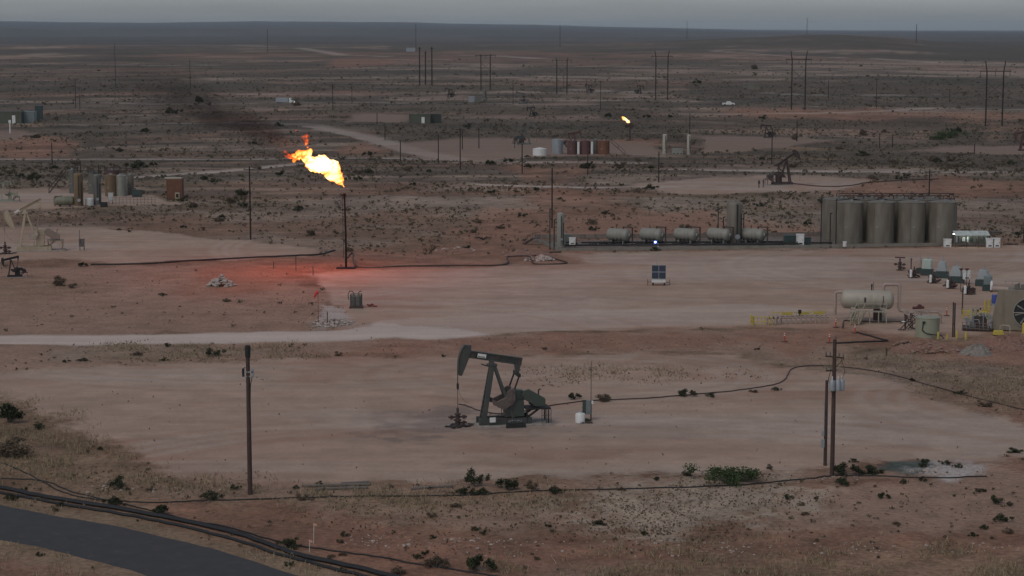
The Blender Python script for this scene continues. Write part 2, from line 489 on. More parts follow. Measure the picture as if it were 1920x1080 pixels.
def build_ground():
    rows = np.concatenate([np.array([55, 70, 90]), np.array([flat(960, p)[1] for p in np.arange(1175, 150, -1.7)]),
                           np.array([flat(960, p)[1] for p in np.arange(150, 58.4, -1.05)]), [26000.0]])
    rows = np.unique(rows)
    tin = np.arange(-.292, .2921, 2.6 / FPX)
    tout = np.array([.31, .34, .38, .44, .52, .62])
    tt = np.concatenate([-tout[::-1], tin, tout])
    nr, nc = len(rows), len(tt)
    Y, T = np.meshgrid(rows, tt, indexing='ij')
    X = (T * Y).ravel(); Y = Y.ravel().copy()
    D, pad, road = masks(X, Y)
    soft = np.maximum(pad, road)
    Z = hgt(X, Y, soft)
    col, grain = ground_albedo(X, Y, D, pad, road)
    co = np.stack([X, Y, Z], 1)
    i = np.arange((nr - 1) * (nc - 1)); r = i // (nc - 1); q = i % (nc - 1)
    a = r * nc + q
    quads = np.stack([a, a + 1, a + nc + 1, a + nc], 1)
    cls = np.zeros(len(quads), int)
    pm = pad[quads].mean(1); rm = road[quads].mean(1); yc = Y[quads].mean(1)
    cls[pm > .5] = 1
    cls[(rm > .5) & (pm <= .5)] = 2
    cls[yc > 9200] = 3
    mat = ground_material()
    for k, (nm, lab, cat) in enumerate([("desert_ground", "red brown desert ground with sparse scrub", "ground"), ("well_pad", "graded pale caliche well pads", "ground"),
                                   ("dirt_road", "pale graded dirt roads across the desert", "road"), ("mesa_hills", "low flat topped mesa on the hazy horizon", "hills")]):
        f = quads[cls == k]
        used, inv = np.unique(f.ravel(), return_inverse=True)
        me = bpy.data.meshes.new(nm)
        me.vertices.add(len(used)); me.vertices.foreach_set("co", co[used].astype(np.float32).ravel())
        me.loops.add(len(f) * 4); me.loops.foreach_set("vertex_index", inv.astype(np.int32))
        me.polygons.add(len(f)); me.polygons.foreach_set("loop_start", np.arange(len(f), dtype=np.int32) * 4)
        me.update(calc_edges=True)
        me.polygons.foreach_set("use_smooth", np.ones(len(f), bool))
        at1 = me.attributes.new("soil", 'FLOAT_COLOR', 'POINT')
        at1.data.foreach_set("color", np.concatenate([col[used], np.ones((len(used), 1))], 1).astype(np.float32).ravel())
        at2 = me.attributes.new("grain", 'FLOAT_COLOR', 'POINT')
        at2.data.foreach_set("color", grain[used].astype(np.float32).ravel())
        me.materials.append(mat)
        o = bpy.data.objects.new(nm, me); COL.objects.link(o)
        tag(o, lab, cat, kind="structure")

build_ground()

# asphalt road with a slightly raised deck
def build_road():
    P = ASPH
    # resample smoothly
    t = np.linspace(0, len(P) - 1, 60)
    xs = np.interp(t, np.arange(len(P)), P[:, 0]); ys = np.interp(t, np.arange(len(P)), P[:, 1])
    ker = np.ones(7) / 7
    xs = np.convolve(np.pad(xs, 3, 'edge'), ker, 'valid'); ys = np.convolve(np.pad(ys, 3, 'edge'), ker, 'valid')
    dx, dy = np.gradient(xs), np.gradient(ys)
    L = np.hypot(dx, dy); nx, ny = -dy / L, dx / L
    bm = bmesh.new()
    prof = [(-.5, -.25), (-.47, .04), (-.25, .07), (0, .09), (.25, .07), (.47, .04), (.5, -.25)]
    rings = []
    for i in range(len(xs)):
        wob =   .05 * math.sin(i * 1.7) + .05 * math.sin(i * .61)
        rings.append([bm.verts.new((xs[i] + nx[i] * (u * ASPH_W + (wob if abs(u) > .4 else 0)), ys[i] + ny[i] * (u * ASPH_W + (wob if abs(u) > .4 else 0)), z)) for u, z in prof])
    for a, b in zip(rings, rings[1:]):
        for k in range(len(prof) - 1):
            bm.faces.new((a[k], a[k + 1], b[k + 1], b[k]))
    bm.normal_update()
    me = bpy.data.meshes.new("asphalt_road"); bm.to_mesh(me); bm.free()
    me.materials.append(M("asphalt", (.046, .045, .046), .9, var=.15, scale=.8, stain=(.085, .074, .066), amount=.32))
    o = bpy.data.objects.new("asphalt_road", me); COL.objects.link(o)
    tag(o, "dark unmarked asphalt road crossing the corner", "road", kind="structure")
build_road()

# ------------------------------------------------------------------ shape helpers
class MB:
    def __init__(s):
        s.v = []; s.f = []
    def add(s, vs, fs):
        n = len(s.v)
        s.v += [tuple(v) for v in vs]
        s.f += [tuple(i + n for i in f) for f in fs]
        return s
    def box(s, c, d, rz=0.0, ry=0.0, rx=0.0, taper=1.0):
        m = Matrix.Rotation(rz, 3, 'Z') @ Matrix.Rotation(ry, 3, 'Y') @ Matrix.Rotation(rx, 3, 'X')
        vs = []
        for z in (-.5, .5):
            k = 1.0 if z < 0 else taper
            for x, y in ((-.5, -.5), (.5, -.5), (.5, .5), (-.5, .5)):
                vs.append(Vector(c) + m @ Vector((x * d[0] * k, y * d[1] * k, z * d[2])))
        return s.add(vs, [(3, 2, 1, 0), (4, 5, 6, 7), (0, 1, 5, 4), (1, 2, 6, 5), (2, 3, 7, 6), (3, 0, 4, 7)])
    def beam(s, p0, p1, w, h=None):
        h = h or w
        p0, p1 = Vector(p0), Vector(p1)
        d = (p1 - p0).normalized()
        up = Vector((0, 0, 1)) if abs(d.z) < .95 else Vector((0, 1, 0))
        a = d.cross(up).normalized() * (w / 2); b = a.cross(d).normalized() * (h / 2)
        vs = [p + i * a + j * b for p in (p0, p1) for i, j in ((-1, -1), (1, -1), (1, 1), (-1, 1))]
        return s.add(vs, [(3, 2, 1, 0), (4, 5, 6, 7), (0, 1, 5, 4), (1, 2, 6, 5), (2, 3, 7, 6), (3, 0, 4, 7)])
    def tube(s, pts, r, n=8, cap=True):
        pts = [Vector(p) for p in pts]
        rs = r if isinstance(r, (list, tuple)) else [r] * len(pts)
        base = len(s.v); ref = None
        for i, p in enumerate(pts):
            d0 = (p - pts[i - 1]).normalized() if i else (pts[1] - p).normalized()
            d1 = (pts[i + 1] - p).normalized() if i < len(pts) - 1 else d0
            d = (d0 + d1)
            d = d.normalized() if d.length > 1e-6 else d0
            if ref is None:
                ref = Vector((0, 0, 1)) if abs(d.z) < .9 else Vector((1, 0, 0))
            a = d.cross(ref)
            if a.length < 1e-4: a = d.cross(Vector((0.3, 1, 0.2)))
            a.normalize(); b = d.cross(a).normalized()
            ref = a.cross(d) if True else ref
            k = 1.0 / max(.5, math.sqrt((1 + d0.dot(d1)) / 2))
            for j in range(n):
                t = 2 * math.pi * j / n
                s.v.append(tuple(p + (a * math.cos(t) + b * math.sin(t)) * rs[i] * k))
        for i in range(len(pts) - 1):
            for j in range(n):
                q = base + i * n + j; q2 = base + i * n + (j + 1) % n
                s.f.append((q, q2, q2 + n, q + n))
        if cap:
            s.f.append(tuple(base + j for j in range(n))[::-1])
            s.f.append(tuple(base + (len(pts) - 1) * n + j for j in range(n)))
        return s
    def cyl(s, p0, p1, r0, r1=None, n=16):
        return s.tube([p0, p1], [r0, r0 if r1 is None else r1], n)
    def lathe(s, prof, c=(0, 0, 0), n=28, mat=None, cap=True):
        base = len(s.v)
        for r, z in prof:
            for j in range(n):
                t = 2 * math.pi * j / n
                v = Vector((r * math.cos(t), r * math.sin(t), z))
                if mat: v = mat @ v
                s.v.append(tuple(v + Vector(c)))
        for i in range(len(prof) - 1):
            for j in range(n):
                q = base + i * n + j; q2 = base + i * n + (j + 1) % n
                s.f.append((q, q2, q2 + n, q + n))
        if cap:
            s.f.append(tuple(base + j for j in range(n))[::-1])
            s.f.append(tuple(base + (len(prof) - 1) * n + j for j in range(n)))
        return s
    def prism(s, poly, y0, y1):
        n = len(poly)
        ar = sum(poly[i][0] * poly[(i + 1) % n][1] - poly[(i + 1) % n][0] * poly[i][1] for i in range(n))
        if ar < 0: poly = poly[::-1]
        vs = [(x, y0, z) for x, z in poly] + [(x, y1, z) for x, z in poly]
        fs = [tuple(range(n)), tuple(range(2 * n - 1, n - 1, -1))]
        for i in range(n):
            j = (i + 1) % n
            fs.append((i, i + n, j + n, j))
        return s.add(vs, fs)
    def rock(s, c, r, rng, flat_=.7):
        t = (1 + 5 ** .5) / 2
        vs = [(-1, t, 0), (1, t, 0), (-1, -t, 0), (1, -t, 0), (0, -1, t), (0, 1, t), (0, -1, -t), (0, 1, -t), (t, 0, -1), (t, 0, 1), (-t, 0, -1), (-t, 0, 1)]
        fs = [(0, 11, 5), (0, 5, 1), (0, 1, 7), (0, 7, 10), (0, 10, 11), (1, 5, 9), (5, 11, 4), (11, 10, 2), (10, 7, 6), (7, 1, 8), (3, 9, 4), (3, 4, 2), (3, 2, 6), (3, 6, 8), (3, 8, 9), (4, 9, 5), (2, 4, 11), (6, 2, 10), (8, 6, 7), (9, 8, 1)]
        sx, sy, sz = (rng.uniform(.7, 1.3) for _ in range(3))
        out = []
        for v in vs:
            k = r / 1.9 * rng.uniform(.75, 1.2)
            out.append((c[0] + v[0] * k * sx, c[1] + v[1] * k * sy, c[2] + v[2] * k * sz * flat_))
        return s.add(out, fs)
    def mesh(s, name, mats, smooth=False, bevel=0.0):
        me = bpy.data.meshes.new(name)
        me.from_pydata(s.v, [], s.f)
        if bevel:
            bm = bmesh.new(); bm.from_mesh(me)
            bmesh.ops.bevel(bm, geom=[e for e in bm.edges if e.calc_face_angle(0) > .6], offset=bevel, segments=1, affect='EDGES')
            bm.to_mesh(me); bm.free()
        if smooth:
            me.polygons.foreach_set("use_smooth", [True] * len(me.polygons))
            me.set_sharp_from_angle(angle=R(38))
        for m in (mats if isinstance(mats, (list, tuple)) else [mats]):
            me.materials.append(m)
        me.update()
        return me
    def build(s, name, mats, parent=None, smooth=False, bevel=0.0, loc=None):
        o = bpy.data.objects.new(name, s.mesh(name, mats, smooth, bevel))
        COL.objects.link(o)
        if parent: o.parent = parent
        if loc is not None: o.location = loc
        return o

def thing(name, label, cat, loc, rz=0.0, group=None, sc=1.0):
    o = bpy.data.objects.new(name, None)
    COL.objects.link(o)
    o.location = loc; o.rotation_euler = (0, 0, rz); o.scale = (sc, sc, sc)
    o.empty_display_size = .3
    return tag(o, label, cat, group)

def dup(root, loc, rz=None, label=None, group=None, sc=None):
    r = root.copy(); COL.objects.link(r); r.location = loc
    if rz is not None: r.rotation_euler = (0, 0, rz)
    if sc is not None: r.scale = (sc, sc, sc) if not isinstance(sc, tuple) else sc
    if label: r["label"] = label
    if group: r["group"] = group
    for ch in list(root.children):
        c = ch.copy(); COL.objects.link(c); c.parent = r
        for g in list(ch.children):
            d = g.copy(); COL.objects.link(d); d.parent = c
    return r

# ------------------------------------------------------------------ paints
GREEN = M("dark_green_paint", (.050, .056, .050), .55, var=.12, scale=1.2, stain=(.11, .075, .05), amount=.36)
GREEN2 = M("belt_guard_green_paint", (.052, .068, .054), .5, var=.10, scale=1.0, stain=(.085, .066, .05), amount=.34)
BROWNC = M("weathered_counterweight", (.115, .088, .078), .7, var=.15, scale=2, stain=(.07, .06, .055), amount=.4)
BLACK = M("oily_black_steel", (.018, .017, .016), .7, var=.2, scale=3)
DKSTEEL = M("dark_rusty_steel", (.055, .038, .032), .7, var=.2, scale=3, stain=(.09, .045, .03), amount=.35)
STEEL = M("galvanised_steel", (.30, .32, .33), .5, .3, var=.15, scale=2)
WOOD = M("creosote_pole_wood", (.062, .038, .029), .85, var=.25, scale=3, stain=(.10, .065, .05), amount=.35)
WOODK = M("dark_pylon_timber", (.022, .016, .013), .9, var=.2, scale=1)
OXDARK = M("dark_oxide_machine_paint", (.060, .040, .036), .7, var=.15, scale=1)
WOODG = M("grey_weathered_timber", (.17, .145, .125), .9, var=.2, scale=3)
TAN = M("tan_tank_paint", (.172, .155, .122), .55, var=.09, scale=.6, stain=(.12, .10, .075), amount=.46)
TANL = M("light_tan_vessel_paint", (.36, .325, .26), .5, var=.07, scale=.8, stain=(.20, .17, .12), amount=.3)
GRTAN = M("grey_green_vessel_paint", (.245, .240, .205), .55, var=.08, scale=.9, stain=(.15, .14, .115), amount=.35)
SAGE = M("sage_green_tank_paint", (.27, .275, .20), .55, var=.06, scale=.9, stain=(.2, .19, .13), amount=.25)
CREAM = M("cream_machine_paint", (.37, .325, .225), .55, var=.08, scale=1.2, stain=(.27, .20, .13), amount=.3)
WHITE = M("dusty_white_paint", (.66, .66, .63), .55, var=.06, scale=2, stain=(.45, .38, .32), amount=.3)
YEL = M("yellow_safety_paint", (.46, .36, .055), .55, var=.1, scale=2, stain=(.3, .22, .07), amount=.3)
RUST = M("rusty_tank_steel", (.170, .078, .044), .8, var=.2, scale=.9, stain=(.13, .055, .04), amount=.4)
OXBLOOD = M("oxide_red_tank_paint", (.105, .050, .045), .7, var=.15, scale=.8, stain=(.16, .09, .07), amount=.3)
BROWNT = M("ochre_brown_vessel_paint", (.150, .100, .052), .65, var=.12, scale=.7, stain=(.13, .07, .045), amount=.35)
GREYT = M("blue_grey_tank_paint", (.125, .120, .102), .6, var=.1, scale=.7, stain=(.11, .11, .1), amount=.3)
PINKP = M("dusty_pink_pipe_paint", (.34, .26, .22), .6, var=.1, scale=2)
REDV = M("red_valve_paint", (.20, .045, .035), .55, var=.15, scale=3)
ORANGE = M("orange_plastic", (.46, .07, .03), .5, var=.06, scale=3)
POLY = M("black_poly_pipe", (.014, .0145, .015), .6, var=.2, scale=1.0, stain=(.035, .03, .027), amount=.25)
CONC = M("dusty_concrete", (.30, .27, .24), .9, var=.12, scale=1.5, stain=(.16, .13, .11), amount=.35)
ROCKM = M("pale_caliche_stone", (.40, .34, .30), .9, var=.2, scale=3, stain=(.25, .17, .13), amount=.4)
REDROCK = M("red_sandstone_rubble", (.23, .145, .11), .95, var=.25, scale=3, stain=(.33, .26, .22), amount=.35)
REDDIRT = M("red_dirt_pile", (.215, .115, .085), .95, var=.25, scale=2.5, stain=(.28, .2, .16), amount=.35, bump=.5)
GREYDIRT = M("grey_gravel_pile", (.21, .185, .16), .95, var=.25, scale=4, bump=.4)
PALEG = M("pale_green_chemical_tank", (.38, .45, .39), .45, var=.05, scale=1, stain=(.32, .38, .33), amount=.25)
BLUEG = M("teal_chemical_tank", (.165, .20, .195), .45, var=.07, scale=1, stain=(.12, .16, .16), amount=.3)
PALEB = M("pale_grey_blue_chemical_tank", (.27, .30, .295), .45, var=.07, scale=1, stain=(.19, .21, .2), amount=.3)
DKTEAL = M("dark_teal_stand", (.035, .055, .052), .6, var=.15, scale=2)
BLUE = M("blue_plastic_drum", (.03, .055, .26), .45, var=.1, scale=2)
PANEL = M("solar_cell_glass", (.012, .016, .028), .3, var=.1, scale=1)
CREAMD = M("dull_cream_machine_paint", (.23, .195, .14), .65, var=.12, scale=1.5)
STACKB = M("light_killing_black_flare_pipe", (.004, .0035, .003), .95)  # colour driven near black so the flame lamp's red light hardly shows
SAGED = M("olive_heater_paint", (.165, .170, .115), .6, var=.1, scale=1, stain=(.12, .11, .08))
TANC = M("compressor_tan_paint", (.215, .180, .132), .6, var=.09, scale=.8, stain=(.14, .11, .08), amount=.35)
GLINE = M("corrugated_steel_wall", (.22, .205, .17), .6, .1, var=.1, scale=.8, stain=(.16, .13, .1), amount=.35)

# ------------------------------------------------------------------ pump jacks
def zpt(zx, zy):                     # side-view drawing unit -> metres, origin at the foot of the post
    return ((zx - 630) * .00808, (990 - zy) * .00808)

def rot2(p, ang, c):
    x, z = p[0] - c[0], p[1] - c[1]
    return (c[0] + x * math.cos(ang) - z * math.sin(ang), c[1] + x * math.sin(ang) + z * math.cos(ang))

PIV = zpt(610, 255)
_unt = lambda q: rot2(zpt(*q), R(9.9), PIV)
HEAD = [_unt(q) for q in [(303, 58), (375, 65), (372, 120), (350, 205), (318, 285), (265, 410), (236, 402), (228, 330), (233, 230), (250, 150), (275, 95)]]

def pumpjack(label, loc, rz, sc, tilt, pin_ang, mats, group=None, detail=1, gear_dx=0.0, slim=1.0):
    body, guardm, crankm, dark = mats
    t = thing("pumpjack", label, "pump jack", loc, rz, group, sc)
    T = R(tilt)
    def bp(x, z):                    # beam frame -> upright frame
        return rot2((PIV[0] + x, PIV[1] + z), -T, PIV)
    # walking beam (I section)
    g = MB()
    for y0, y1, za, zb in ((-.22, .22, .36 + .26 * slim, .36 + .34 * slim), (-.22, .22, .36 - .34 * slim, .36 - .26 * slim), (-.05, .05, .36 - .26 * slim, .36 + .26 * slim)):
        g.prism([bp(-2.25, za), bp(2.80, za), bp(2.80, zb), bp(-2.25, zb)], y0, y1)
    for x in (-1.6, -.8, .6, 1.3, 2.0, 2.6):
        g.prism([bp(x - .03, .36 - .26 * slim), bp(x + .03, .36 - .26 * slim), bp(x + .03, .36 + .26 * slim), bp(x - .03, .36 + .26 * slim)], -.2, .2)
    beam = g.build("walking_beam", body, t)
    if detail:
        pl = MB().prism([bp(-1.42, .20), bp(-.62, .20), bp(-.62, .56), bp(-1.42, .56)], -.235, -.215).build("name_plate", WHITE, beam)
        ln = MB()
        rng = random.Random(3); x = -1.36
        while x < -.72:
            w = rng.uniform(.05, .09); h = rng.uniform(.07, .11)
            ln.prism([bp(x, .24), bp(x + w, .24), bp(x + w, .24 + h), bp(x, .24 + h)], -.243, -.234); x += w + .025
        ln.build("lettering", BLACK, pl)
    # horsehead
    hd = [rot2(p, -T, PIV) for p in HEAD]
    h = MB().prism(hd, -.24, .24)
    h.prism([rot2(p, -T, PIV) for p in [HEAD[0], HEAD[10], HEAD[9], HEAD[8], HEAD[7], HEAD[6], (HEAD[6][0] - .05, HEAD[6][1]), (HEAD[7][0] - .06, HEAD[7][1]), (HEAD[8][0] - .06, HEAD[8][1]), (HEAD[9][0] - .06, HEAD[9][1]), (HEAD[10][0] - .06, HEAD[10][1]), (HEAD[0][0] - .05, HEAD[0][1] + .02)]], -.32, .32)
    h.build("horsehead", body, t, bevel=.02)
    # bridle cable, carrier bar, polished rod, straight down from the head's arc
    xr = min(p[0] for p in hd) - .05
    zt = min(p[1] for p in hd if p[0] < xr + .5) + .5
    zc = max(zt - 1.45, 1.6)
    b = MB()
    for y in (-.1, .1): b.tube([(xr, y, zt), (xr, y, zc)], .022, 6)
    b.build("bridle_cable", dark, t)
    MB().box((xr, 0, zc), (.16, .34, .5)).build("carrier_bar", dark, t)
    MB().tube([(xr, 0, zc + .2), (xr, 0, 1.0)], .028, 6).build("polished_rod", dark, t)
    # samson post
    px = -.16
    for y in (-1, 1):
        MB().beam((px + .02, y * .22, PIV[1] - .42), (-1.05, y * .62, .15), .42 * slim, .22 * slim).build("front_leg", body, t)
    for y in (-1, 1):
        MB().beam((px + .28, y * .2, PIV[1] - .45), (1.75 + gear_dx, y * .55, .75), .2 * slim, .26 * slim).build("rear_leg", body, t)
    br = MB()
    for k in range(1, 12):
        f = k / 12.0
        x = px + (-1.05 - px) * f; z = PIV[1] - .42 + (.15 - PIV[1] + .42) * f; y = .22 + .4 * f
        br.beam((x - .16, -y, z), (x - .16, y, z), .05)
    br.build("ladder", body, t)
    MB().box((px + .03, 0, PIV[1] - .34), (.85, .75, .16)).box((px, 0, PIV[1] - .12), (.5, .5, .42), taper=.75).build("saddle_bearing", body, t)
    if detail:
        MB().beam((px - .35, -.3, PIV[1] - .42), (px - 1.0, -.3, PIV[1] - .2), .05, .1).build("top_platform_arm", dark, t)
    # equalizer and pitman arms
    tl = bp(2.42, .02); ez = (tl[0] - .02, tl[1] - .85)
    MB().prism([(tl[0] - .25, tl[1]), (tl[0] + .3, tl[1]), (ez[0] + .14, ez[1]), (ez[0] - .14, ez[1])], -.2, .2).build("tail_bearing", body, t)
    MB().beam((ez[0], -1.15, ez[1]), (ez[0], 1.15, ez[1]), .24, .3).build("equalizer", dark, t)
    sh = (1.42 + gear_dx, 2.42)
    pin = (sh[0] + .95 * math.cos(R(pin_ang)), sh[1] + .95 * math.sin(R(pin_ang)))
    for y in (-1.05, 1.05):
        MB().beam((ez[0], y, ez[1]), (pin[0], y, pin[1]), .11, .13).build("pitman_arm", dark, t)
    # cranks with their fan shaped counterweights
    fan = [(640, 702), (595, 672), (590, 700), (606, 742), (636, 742), (655, 765), (740, 790), (830, 735), (858, 690), (850, 600), (812, 560), (770, 585), (745, 655)]
    a0 = math.atan2(zpt(800, 690)[1] * 0 + (690 - 585) * 1.0, (835 - 800) * 1.0)
    for y in (-.88, .88):
        c = MB()
        pts = [rot2((sh[0] + (q[0] - 800) * .00808 * slim, sh[1] + (690 - q[1]) * .00808 * slim), R(pin_ang) - a0, sh) for q in fan]
        c.prism(pts, y - .13, y + .13)
        if slim < 1: c.beam((sh[0], y, sh[1]), (pin[0], y, pin[1]), .26, .3)
        c.cyl((sh[0], y - .2, sh[1]), (sh[0], y + .2, sh[1]), .22, n=14)
        c.cyl((pin[0], y - .25, pin[1]), (pin[0], y + .25, pin[1]), .12, n=10)
        c.build("counterweight_crank", crankm, t, bevel=.03)
    # gear reducer on its pedestal
    gx = gear_dx
    MB().prism([(1.9 - .9 * slim + gx, .8), (1.9 + .9 * slim + gx, .8), (1.9 + .85 * slim + gx, 2.3), (1.9 - .8 * slim + gx, 2.3)], -.55, .55).build("gear_pedestal", body if slim < 1 else guardm, t, bevel=.03)
    MB().prism([(1.05 + gx, 2.3), (2.9 + gx, 2.3), (3.0 + gx, 2.75), (2.7 + gx, 3.2), (1.9 + gx, 3.3), (1.3 + gx, 3.0), (1.05 + gx, 2.6)], -.42, .42).build("gear_reducer", body if slim < 1 else guardm, t, bevel=.05)
    bg_ = [(940, 640), (960, 596), (1020, 575), (1205, 682), (1215, 700), (1215, 778), (1105, 780), (975, 695)]
    MB().prism([(zpt(*q)[0] + gx, zpt(*q)[1]) for q in bg_], -.78, -.5).build("belt_guard", guardm, t, bevel=.04)
    e = MB().box((4.05 + gx, .25, 2.1), (1.1, .8, .75)).cyl((3.4 + gx, .25, 2.15), (3.5 + gx, .25, 2.15), .4, n=14)
    e.tube([(4.3 + gx, .3, 2.4), (4.3 + gx, .3, 3.05), (4.5 + gx, .3, 3.15)], .07)
    e.build("drive_motor", dark, t, bevel=.03)
    p = MB().box((4.05 + gx, 0, 1.52), (2.3, 1.8, .12))
    for x in (3.0, 5.0): p.beam((x + gx, -.8, .1), (x + gx, -.8, 1.5), .09).beam((x + gx, .8, .1), (x + gx, .8, 1.5), .09)
    p.beam((4.1 + gx, -.7, 1.5), (3.0 + gx, -.7, .7), .16).beam((4.1 + gx, .7, 1.5), (3.0 + gx, .7, .7), .16)
    p.build("motor_platform", dark, t)
    # skid and pad
    s = MB()
    for y in (-.72, .72): s.box((1.0 + gx / 2, y, .42), (4.9, .22, .62))
    for x in (-1.2, .2, 1.6, 3.2): s.box((x, 0, .42), (.2, 1.4, .5))
    skid = s.build("skid_frame", body, t)
    if detail:
        m = MB()
        for x, w in ((1.28, .06), (1.4, .05), (1.6, .16), (1.85, .12), (2.06, .06), (2.2, .14), (2.42, .05)):
            m.box((x, -.842, .52 if w > .1 else .46), (w, .012, .10 if w > .1 else .22))
        m.build("lettering", STEEL, skid)
    MB().box((1.9, 0, .07), (7.0, 2.6, .2)).build("foundation_slab", CONC, t, bevel=.03)
    if detail > 1:
        r = MB()
        for x0, x1, y, z0, z1 in ((-.55, 1.0, -1.15, .2, 1.3), (4.3, 5.15, -1.15, .2, 1.5)):
            for x in (x0, (x0 + x1) / 2, x1): r.tube([(x, y, z0), (x, y, z1)], .03, 6)
            for z in (z1, (z0 + z1) / 2 + .1): r.tube([(x0, y, z), (x1, y, z)], .025, 6)
            r.tube([(x1, y, z1), (x1, y + 2.3, z1)], .025, 6); r.tube([(x1, y + 2.3, z0), (x1, y + 2.3, z1)], .03, 6)
        for k in range(5): r.tube([(4.3 + .17 * k, -1.15, .2), (4.3 + .17 * k, -1.15, 1.4)], .012, 5)
        r.build("guard_rail", DKSTEEL if slim == 1 else body, t)
        if slim == 1:
            MB().box((-.30, -1.2, .72), (.55, .03, .45)).build("notice_board", WHITE, t)
            MB().box((1.8, -1.5, .16), (1.85, .55, .42), taper=.9).build("drip_pan", BLACK, t)
        c = MB()
        c.tube([(xr + .02, .1, zc + .1), (xr + .25, .1, zc - .9), (xr + .7, .15, zc - 1.5), (xr + 1.0, .2, zc - 1.6)], .012, 5)
        c.build("slack_line", DKSTEEL, t)
    return t

MAIN = (GREEN, GREEN2, BROWNC, BLACK)
pj = pumpjack("large dark green pump jack standing alone on the open caliche pad", at(925, 797), R(12), 1.0, 9.9, 72, MAIN, detail=2)
XR = -3.32

DKRED = M("faded_red_valve_paint", (.085, .030, .026), .7, var=.2, scale=3)

def wellhead(label, loc, rz=0, sc=1.0, mat=None, group=None, caps=True):
    mat = mat or DKSTEEL
    t = thing("wellhead", label, "wellhead", loc, rz, group, sc)
    MB().lathe([(.42, 0), (.42, .1), (.2, .12), (.2, .45), (.3, .47), (.3, .58), (.17, .6), (.17, .95), (.26, .97), (.26, 1.06), (.1, 1.1), (.1, 1.5)], n=14).build("casing_head", mat, t)
    for s_, z in ((-1, .78), (1, .78), (1, .32)):
        v = MB().tube([(0, 0, z), (s_ * .75, 0, z)], .075, 8)
        v.box((s_ * .5, 0, z), (.2, .22, .26))
        vo = v.build("valve", mat, t)
        w = MB().tube([(s_ * .5, 0, z), (s_ * .5, -.3, z)], .025, 6)
        for k in range(10):
            a, b2 = 2 * math.pi * k / 10, 2 * math.pi * (k + 1) / 10
            w.tube([(s_ * .5 + .16 * math.cos(a), -.3, z + .16 * math.sin(a)), (s_ * .5 + .16 * math.cos(b2), -.3, z + .16 * math.sin(b2))], .02, 5)
        w.build("handwheel", DKRED, vo)
    if caps:
        c = MB()
        for k in range(9): c.box((.42 * math.cos(k * 2.4) * (1 + k * .22), .3 * math.sin(k * 2.4) * (1 + k * .15), .03 + .012 * k), (.5 + .06 * (k % 4), .3, .06), rz=k * .7)
        c.build("cellar_plate", BLACK, t)
    return t

pl = pj.matrix_basis @ Vector((XR, 0, 0))
wellhead("rusty wellhead valves under the green pump jack's horsehead", Vector((pl.x, pl.y, 0)), R(12), 1.15)

def line_thing(name, label, cat, pts, r, mat, lift=0.0, group=None, sag=True):
    P = [at(*q[:2]) + Vector((0, 0, (q[2] if len(q) > 2 else 0) + r + lift - .02)) for q in pts]
    # Catmull-Rom through the points
    out = []
    n = len(P)
    for i in range(n - 1):
        p0 = P[max(i - 1, 0)]; p1 = P[i]; p2 = P[i + 1]; p3 = P[min(i + 2, n - 1)]
        for k in range(6):
            t = k / 6.0
            out.append(.5 * ((2 * p1) + (p2 - p0) * t + (2 * p0 - 5 * p1 + 4 * p2 - p3) * t * t + (3 * p1 - p0 - 3 * p2 + p3) * t ** 3))
    out.append(P[-1])
    if sag:
        rng = random.Random(len(pts) * 7 + int(P[0].x))
        for k in range(1, len(out) - 1):
            out[k] = out[k] + Vector((rng.uniform(-.06, .06), rng.uniform(-.12, .12), 0))
            g = float(hgt(np.array([out[k].x]), np.array([out[k].y]))[0])
            out[k].z = max(out[k].z, g + r * .9)
    org = Vector((out[0].x, out[0].y, 0))
    o = MB().tube([p - org for p in out], r, 8).build(name, mat, None, smooth=True, loc=org)
    return tag(o, label, cat, group)

line_thing("flowline", "thin brown flowline looping from the green pump jack wellhead past the twin power poles", "pipe",
           [(860, 776, .9), (875, 776, .75), (905, 778, .3), (960, 776), (1040, 760), (1110, 752), (1200, 748), (1280, 742), (1370, 734), (1440, 724), (1470, 714), (1478, 702), (1486, 692), (1510, 687), (1560, 687), (1640, 697), (1750, 725), (1850, 752), (1960, 780)], .06, DKSTEEL)

# control panel, antenna mast and chemical jug to the right of the pump jack
def panel_rack(label, loc, sc=1.0, door=None):
    t = thing("electrical_rack", label, "control panel", loc, 0, None, sc)
    for x in (-.35, .35): MB().beam((x, 0, 0), (x, 0, 1.9), .12).build("rack_post", DKSTEEL, t)
    c = MB().box((-.28, -.14, 1.2), (.34, .22, 1.15)).build("switch_box", DKTEAL, t, bevel=.01)
    d = MB().box((.15, -.14, 1.25), (.46, .22, 1.3)).build("control_cabinet", door or GREYT, t, bevel=.01)
    MB().box((.15, -.26, 1.25), (.4, .02, 1.2)).build("cabinet_door", door or GREYT, d)
    MB().beam((-.5, .05, 1.85), (.5, .05, 1.85), .08).build("cross_rail", DKSTEEL, t)
    return t
panel_rack("dark green control cabinets on a rack beside the antenna mast", at(1101, 788), 1.0, BLUEG)
t = thing("antenna_mast", "thin tall antenna mast beside the pump jack control cabinets", "mast", at(1108, 789))
MB().tube([(0, 0, 0), (0, 0, 5.6)], .035, 6).build("mast_pole", DKSTEEL, t)
MB().box((.12, -.05, 1.75), (.16, .14, .3)).build("junction_box", WHITE, t)
MB().beam((-.25, 0, 5.0), (.1, 0, 5.0), .02).beam((-.2, 0, 4.7), (.1, 0, 4.7), .02).build("aerial", DKSTEEL, t)
t = thing("chemical_jug", "white plastic chemical drum beside the control cabinets", "drum", at(1088, 793))
MB().lathe([(.40, 0), (.46, .05), (.46, .8), (.40, .9), (.16, .95), (.16, 1.03)], n=20).build("drum_body", WHITE, t, smooth=True)
MB().lathe([(.18, 1.03), (.18, 1.1)], n=12).build("drum_cap", STEEL, t)

